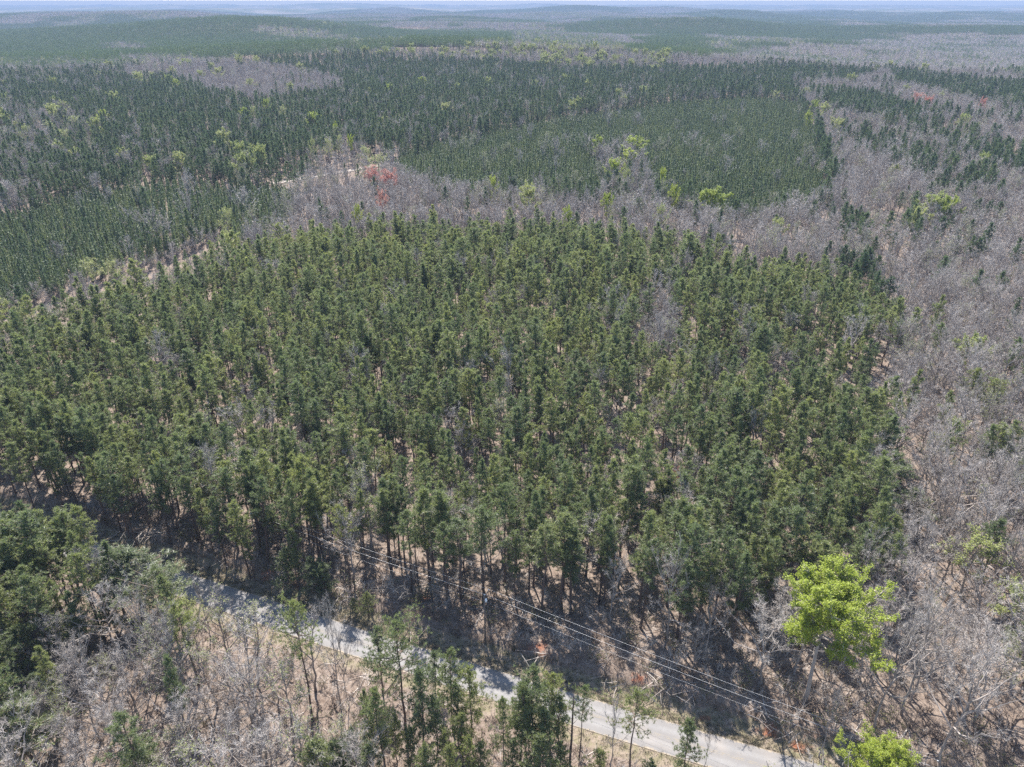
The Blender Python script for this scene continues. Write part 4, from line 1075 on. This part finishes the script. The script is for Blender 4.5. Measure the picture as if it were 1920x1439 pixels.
for i in range(len(A)):
    v = int(g.integers(0, 3)); w = ht[i] / 18 * g.uniform(0.85, 1.15)
    where = 'on the far hill crest' if py[i] < 135 and 620 < px[i] < 1300 else ('in the right-hand valley' if px[i] > 1300 else 'on the wooded slopes at left')
    single('leafing_tree', lime_one[v], A[i, 0], A[i, 1], (w, w, ht[i] / 18), g.uniform(0, 6.28), 'yellow-green leafing tree ' + where, 'leafing tree', 'leafing hardwoods')

def mass(name, kind, near_meshes, far_meshes, h0n, switch=330, dark=[]):
    A, ht = rest[kind]
    if not len(A): return
    r = np.hypot(A[:, 0], A[:, 1]); nn = len(near_meshes); nf = len(far_meshes)
    which = np.where(r < switch, g.integers(0, nn, len(A)), nn + g.integers(0, nf, len(A)))
    if dark:                                            # darker pines outside the thinned main stand, crown self-shade put into their colour
        off_stand = (r > switch * 0.8) & (A[:, 4] != ZN.index('main_pines'))
        which = np.where(off_stand, nn + nf + g.integers(0, len(dark), len(A)), which)
    w = ht / h0n * g.uniform(0.88, 1.22, len(A))
    rot = np.column_stack([g.normal(0, 0.02, len(A)), g.normal(0, 0.02, len(A)), g.uniform(0, 6.28, len(A))])
    scatter(name, proto_group(name + '_kinds', near_meshes + far_meshes + list(dark)), A[:, :3] - [0, 0, 0.05], which, rot, np.column_stack([w, w, ht / h0n]))
mass('pine_forest', 'pine', pine_one, farpine_one, 20, 330, darkpine_one)
mass('bare_woods', 'bare', bare_one, farbare_one, 17)
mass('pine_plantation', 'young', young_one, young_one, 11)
mass('budding_woods', 'pale', pale_one, pale_one, 16)
mass('leafing_woods', 'lime', lime_one, lime_one, 18)

# ------------------------------------------------------------------ the far woods, plot by plot
PLOT = 64.0
def plot_mesh(kind, seed):
    g_ = np.random.default_rng(seed); mb = MB()
    step = 6.2; k = int(PLOT / step)
    for i in range(k):
        for j in range(k):
            x = (i + 0.5 + g_.uniform(-0.4, 0.4)) * PLOT / k - PLOT / 2; y = (j + 0.5 + g_.uniform(-0.4, 0.4)) * PLOT / k - PLOT / 2
            u = g_.uniform()
            sp = {'pine': 'pine' if u < 0.95 else 'bare', 'bare': 'bare' if u < 0.93 else ('lime' if u < 0.96 else 'pine'),
                  'mixed': 'pine' if u < 0.5 else ('bare' if u < 0.95 else 'lime'), 'spring': 'bare' if u < 0.68 else ('lime' if u < 0.86 else 'pine')}[kind]
            build_simple(mb, g_, x, y, 0, g_.normal(18 if sp == 'pine' else 16, 2), sp, g_.uniform())
    return mb.mesh('plot_' + kind, [M_DARK_SHADED, M_PBARK, M_TWIG, M_PALE])  # plot pines take the needle colour darkened in place of crown self-shade
kinds = ['pine', 'pine', 'bare', 'bare', 'mixed', 'mixed', 'spring', 'spring']
plots = [plot_mesh(k, 400 + i) for i, k in enumerate(kinds)]
ii = np.arange(-140, 141); jj = np.arange(8, 140)
PX, PY = np.meshgrid((ii + 0.5) * PLOT, (jj + 0.5) * PLOT); PX = PX.ravel(); PY = PY.ravel(); r = np.hypot(PX, PY)
k = (r > 1300 + PLOT * 0.35) & (r < 8700) & (np.abs(PX) < np.tan(HALF) * PY + 120); PX, PY = PX[k], PY[k]
for fx, fy, hw, deep in FIELDS:
    k = ~((np.abs(PX - fx) < hw + PLOT / 2) & (np.abs(PY - fy) < deep + PLOT / 2)); PX, PY = PX[k], PY[k]
comp, zone, _, _, z = compositions(PX, PY, np.full(len(PX), 19.0))
pn = comp[:, 0] + comp[:, 1] + g.normal(0, 0.08, len(PX)); lm = comp[:, 3] + comp[:, 4] * 0.5
kd = np.where(lm > 0.11, 3, np.where(pn > 0.62, 0, np.where(pn < 0.3, 1, 2)))
scatter('far_woods', proto_group('far_woods_plots', plots), np.column_stack([PX, PY, z - 0.3]), kd * 2 + g.integers(0, 2, len(PX)),
        np.column_stack([np.zeros((len(PX), 2)), g.integers(0, 4, len(PX)) * math.pi / 2]), np.column_stack([np.ones((len(PX), 2)), np.full(len(PX), 1.0)]))

# ------------------------------------------------------------------ undergrowth
def shrub(seed, Ht, n_st, n_tw, leaf, mats):
    g_ = np.random.default_rng(seed); mb = MB()
    for i in range(n_st):
        az = g_.uniform(0, 6.28); d = unit(np.array([0.45 * math.cos(az), 0.45 * math.sin(az), 1.0])); L = Ht * g_.uniform(0.6, 1.1); b = np.array([0.3 * math.cos(az), 0.3 * math.sin(az), 0]) * g_.uniform()
        tube(mb, np.stack([b, b + d * L * 0.5, b + d * L + g_.normal(0, 0.1, 3)]), [0.03, 0.02, 0.006], 3)
        q = g_.uniform(0.2, 1, n_tw); tb = b + d * L * q[:, None]
        td = unit(d + g_.normal(0, 0.7, (n_tw, 3)))
        blades(mb, tb, td, g_.uniform(0.3, 0.8, n_tw) * Ht / 2, 0.035, g_, 1)
        if leaf:
            e = g_.integers(0, n_tw, leaf)
            blades(mb, tb[e] + td[e] * g_.uniform(0.1, 0.6, (leaf, 1)) * Ht / 2, g_.normal(size=(leaf, 3)), 0.2, 0.14, g_, 2, True)
    return mb.mesh('shrub', mats)
shrubs = [shrub(500, 2.2, 7, 14, 0, [M_DRY, M_DRY]), shrub(501, 1.5, 8, 12, 0, [M_DRY, M_DRY]), shrub(502, 3.2, 6, 18, 0, [M_GBARK, M_TWIG]), shrub(503, 1.8, 8, 12, 9, [M_DRY, M_DRY, M_BRUSH]),
          shrub(504, 2.4, 7, 14, 14, [M_GBARK, M_DRY, M_BRUSH]), shrub(505, 1.2, 8, 10, 12, [M_DRY, M_DRY, M_DRY])]
def sticks(seed):
    g_ = np.random.default_rng(seed); mb = MB()
    for i in range(7):
        az = g_.uniform(0, 6.28); L = g_.uniform(0.8, 3.0); b = np.array([g_.normal(0, 0.9), g_.normal(0, 0.9), 0.05]); d = np.array([math.cos(az), math.sin(az), g_.uniform(0, 0.15)])
        tube(mb, np.stack([b, b + d * L * 0.5 + g_.normal(0, 0.06, 3), b + d * L]), [0.05, 0.04, 0.015], 3, int(i % 2))
    return mb.mesh('fallen_branches', [M_GBARK, M_TWIG])
shrubs += [sticks(510), sticks(511)]
X, Y = jitter_grid(1.55, 0, 175, HALF, 0.5); X2, Y2 = jitter_grid(3.6, 175, 420, HALF, 0.5)
X = np.concatenate([X, X2]); Y = np.concatenate([Y, Y2])
d_, _ = road_dist(X, Y); z = height(X, Y); px, py, dep = project(X, Y, z)
dens = np.full(len(X), 0.26)
dens[(d_ > 0) & (d_ < 30)] = 0.6; dens[(d_ > 7.2) & (d_ < 15)] = 1.0; dens[d_ < 0] = 0.85; dens[(px > 1380) & (d_ > 15) & (dep < 260)] = 0.55
nz = vnoise(X, Y, 14, 55, 2); dens = dens * (0.4 + 1.2 * nz)
ok = (g.uniform(size=len(X)) < dens) & ((d_ > 7.4) | (d_ < -6.0)) & (py < 1700)
for gp in GAPS: ok &= ~(inside(X, Y, gp) & (g.uniform(size=len(X)) < 0.85))
X, Y, z, d_ = X[ok], Y[ok], z[ok], d_[ok]
wh = g.choice(8, len(X), p=[0.20, 0.19, 0.13, 0.09, 0.06, 0.11, 0.11, 0.11])
sc = g.uniform(0.55, 1.25, len(X)) * np.where((d_ > 7) & (d_ < 20), 1.35, 1.0)
scatter('undergrowth', proto_group('undergrowth_kinds', shrubs), np.column_stack([X, Y, z]), wh, np.column_stack([g.normal(0, 0.06, (len(X), 2)), g.uniform(0, 6.28, len(X))]), np.column_stack([sc, sc, sc]))

# dry grass along both verges
def tuft(seed):
    g_ = np.random.default_rng(seed); mb = MB(); n_ = 22
    blades(mb, np.column_stack([g_.normal(0, 0.22, (n_, 2)), np.zeros(n_)]), g_.normal(0, 0.5, (n_, 3)) + [0, 0, 0.9], g_.uniform(0.15, 0.42, n_), 0.05, g_, 0)
    return mb.mesh('grass_tuft', [M_GRASS])
M_GRASS = leaf_material('verge_grass', [(0.0, (0.111, 0.114, 0.056)), (0.45, (0.189, 0.165, 0.112)), (1.0, (0.260, 0.217, 0.176))], 0.3, 0.2, 0.6, 0.5)
s = g.uniform(0, len(ROAD) - 1, 16000); j = s.astype(int); off = np.where(g.uniform(size=len(s)) < 0.78, g.uniform(3.0, 8.2, len(s)), -g.uniform(3.0, 7.5, len(s)))
Pg = ROAD[j] + TAN[j] * (s - j)[:, None] * 2 + NRM[j] * off[:, None]
k = (Pg[:, 1] > 50) & (Pg[:, 1] < 190) & (np.abs(Pg[:, 0]) < 130); Pg = Pg[k]
sc = g.uniform(0.6, 1.3, len(Pg))
scatter('verge_grass', proto_group('verge_grass_kinds', [tuft(600), tuft(601), tuft(602)]), np.column_stack([Pg, height(Pg[:, 0], Pg[:, 1])]), g.integers(0, 3, len(Pg)), np.column_stack([np.zeros((len(Pg), 2)), g.uniform(0, 6.28, len(Pg))]), np.column_stack([sc, sc, sc]))

# ------------------------------------------------------------------ power line
m, nt, n, l = new_mat('bare_wire'); p = n.new('ShaderNodeBsdfPrincipled'); p.inputs['Base Color'].default_value = (0.62, 0.62, 0.62, 1); p.inputs['Metallic'].default_value = 0.3; p.inputs['Roughness'].default_value = 0.55
o = n.new('ShaderNodeOutputMaterial'); l.new(p.outputs[0], o.inputs['Surface']); M_WIRE = m
m, nt, n, l = new_mat('porcelain'); p = n.new('ShaderNodeBsdfPrincipled'); p.inputs['Base Color'].default_value = (0.75, 0.74, 0.71, 1); p.inputs['Roughness'].default_value = 0.3
o = n.new('ShaderNodeOutputMaterial'); l.new(p.outputs[0], o.inputs['Surface']); M_PORC = m
M_POLE = bark_material('pole_wood', (0.12, 0.095, 0.075), (0.22, 0.18, 0.15), 3.0)
POLE_H = 11.0
tops = []
for q in ((470, 962), (908, 1114), (1760, 1442)):
    x, y = unproject(*q, POLE_H); tops.append((x, y, float(height(x, y))))
line = np.array([tops[2][0] - tops[0][0], tops[2][1] - tops[0][1]]); line /= np.linalg.norm(line); side = np.array([-line[1], line[0]])
if side[1] < 0: side = -side
PLAB = ['weathered utility pole hidden in the pines at the left end of the wires', 'weathered utility pole with white insulators between road and pines', 'utility pole at the right end of the wires behind the big lime tree']
rz = math.atan2(side[1], side[0])
for (x, y, z), lab in zip(tops, PLAB):
    e = bpy.data.objects.new('utility_pole', None); COL.objects.link(e); e.location = (x, y, z); tag(e, lab, 'utility pole')
    pm = MB(); tube(pm, np.array([[0, 0, -0.1], [0, 0, POLE_H * 0.5], [0, 0, POLE_H - 0.25]]), [0.17, 0.145, 0.115], 10, cap=True); link('pole', pm.mesh('pole', [M_POLE], True), e)
    cm = MB(); box(cm, (side[0] * 0.75, side[1] * 0.75, POLE_H - 0.55), (2.1, 0.11, 0.13), rz); link('crossarm', cm.mesh('crossarm', [M_POLE]), e)
    for o_, zz in ((0.0, POLE_H - 0.25), (1.65, POLE_H - 0.48)):
        im = MB(); zz0 = zz
        prof = [(0.0, 0.05), (0.05, 0.11), (0.10, 0.07), (0.15, 0.12), (0.20, 0.05)]
        tube(im, np.array([[side[0] * o_, side[1] * o_, zz0 + a_] for a_, _ in prof]), [b_ for _, b_ in prof], 8, cap=True); link('insulator', im.mesh('insulator', [M_PORC], True), e)
    tm = MB(); tube(tm, np.array([[line[0] * 0.34, line[1] * 0.34, POLE_H - 1.7], [line[0] * 0.34, line[1] * 0.34, POLE_H - 1.0]]), [0.2, 0.2], 10, cap=True); link('transformer', tm.mesh('transformer', [M_PORC], True), e) if lab == PLAB[1] else None
def wire(o_, dz, rad, label):
    pts = []
    for a_, b_ in ((0, 1), (1, 2)):
        A_ = np.array(tops[a_]); B_ = np.array(tops[b_])
        for t in np.linspace(0, 1, 25)[(0 if a_ == 0 else 1):]:
            q = A_ + (B_ - A_) * t; q = q + np.array([side[0] * o_, side[1] * o_, POLE_H + dz - 4 * 0.55 * t * (1 - t)]); pts.append(q)
    pts = np.array(pts); c0 = pts[0].copy()
    mb = MB(); tube(mb, pts - c0, np.full(len(pts), rad), 5)
    tag(link('power_wire', mb.mesh('power_wire', [M_WIRE], True), None, c0), label, 'power wire')
wire(1.65, -0.27, 0.013, 'thin pale power wire, the upper of the two bright ones')
wire(0.0, -0.04, 0.0145, 'thin pale power wire, the lower of the two bright ones')
wire(0.0, -1.75, 0.008, 'faint thin wire hanging lowest below the two bright ones')

# ------------------------------------------------------------------ air
hz, nt, n, l = new_mat('haze')
pv = n.new('ShaderNodeVolumePrincipled')
pv.inputs['Color'].default_value = (0.33, 0.43, 0.63, 1); pv.inputs['Density'].default_value = 1.15e-4; pv.inputs['Anisotropy'].default_value = -0.15
pv.inputs['Density Attribute'].default_value = ''; pv.inputs['Color Attribute'].default_value = ''; pv.inputs['Temperature Attribute'].default_value = ''
o = n.new('ShaderNodeOutputMaterial'); l.new(pv.outputs[0], o.inputs['Volume'])
zlo = float(GZ.min()) - 1.0; zhi = 126.0
mb = MB(); box(mb, (0, 12100, (zlo + zhi) / 2), (44000, 25600, zhi - zlo)); link('haze', mb.mesh('haze', [hz]), kind='stuff')
print('trees', {k: len(v) for k, v in trees.items()}, 'plots', len(PX), 'shrubs', len(X), 'zlo', zlo, 'poles', tops)
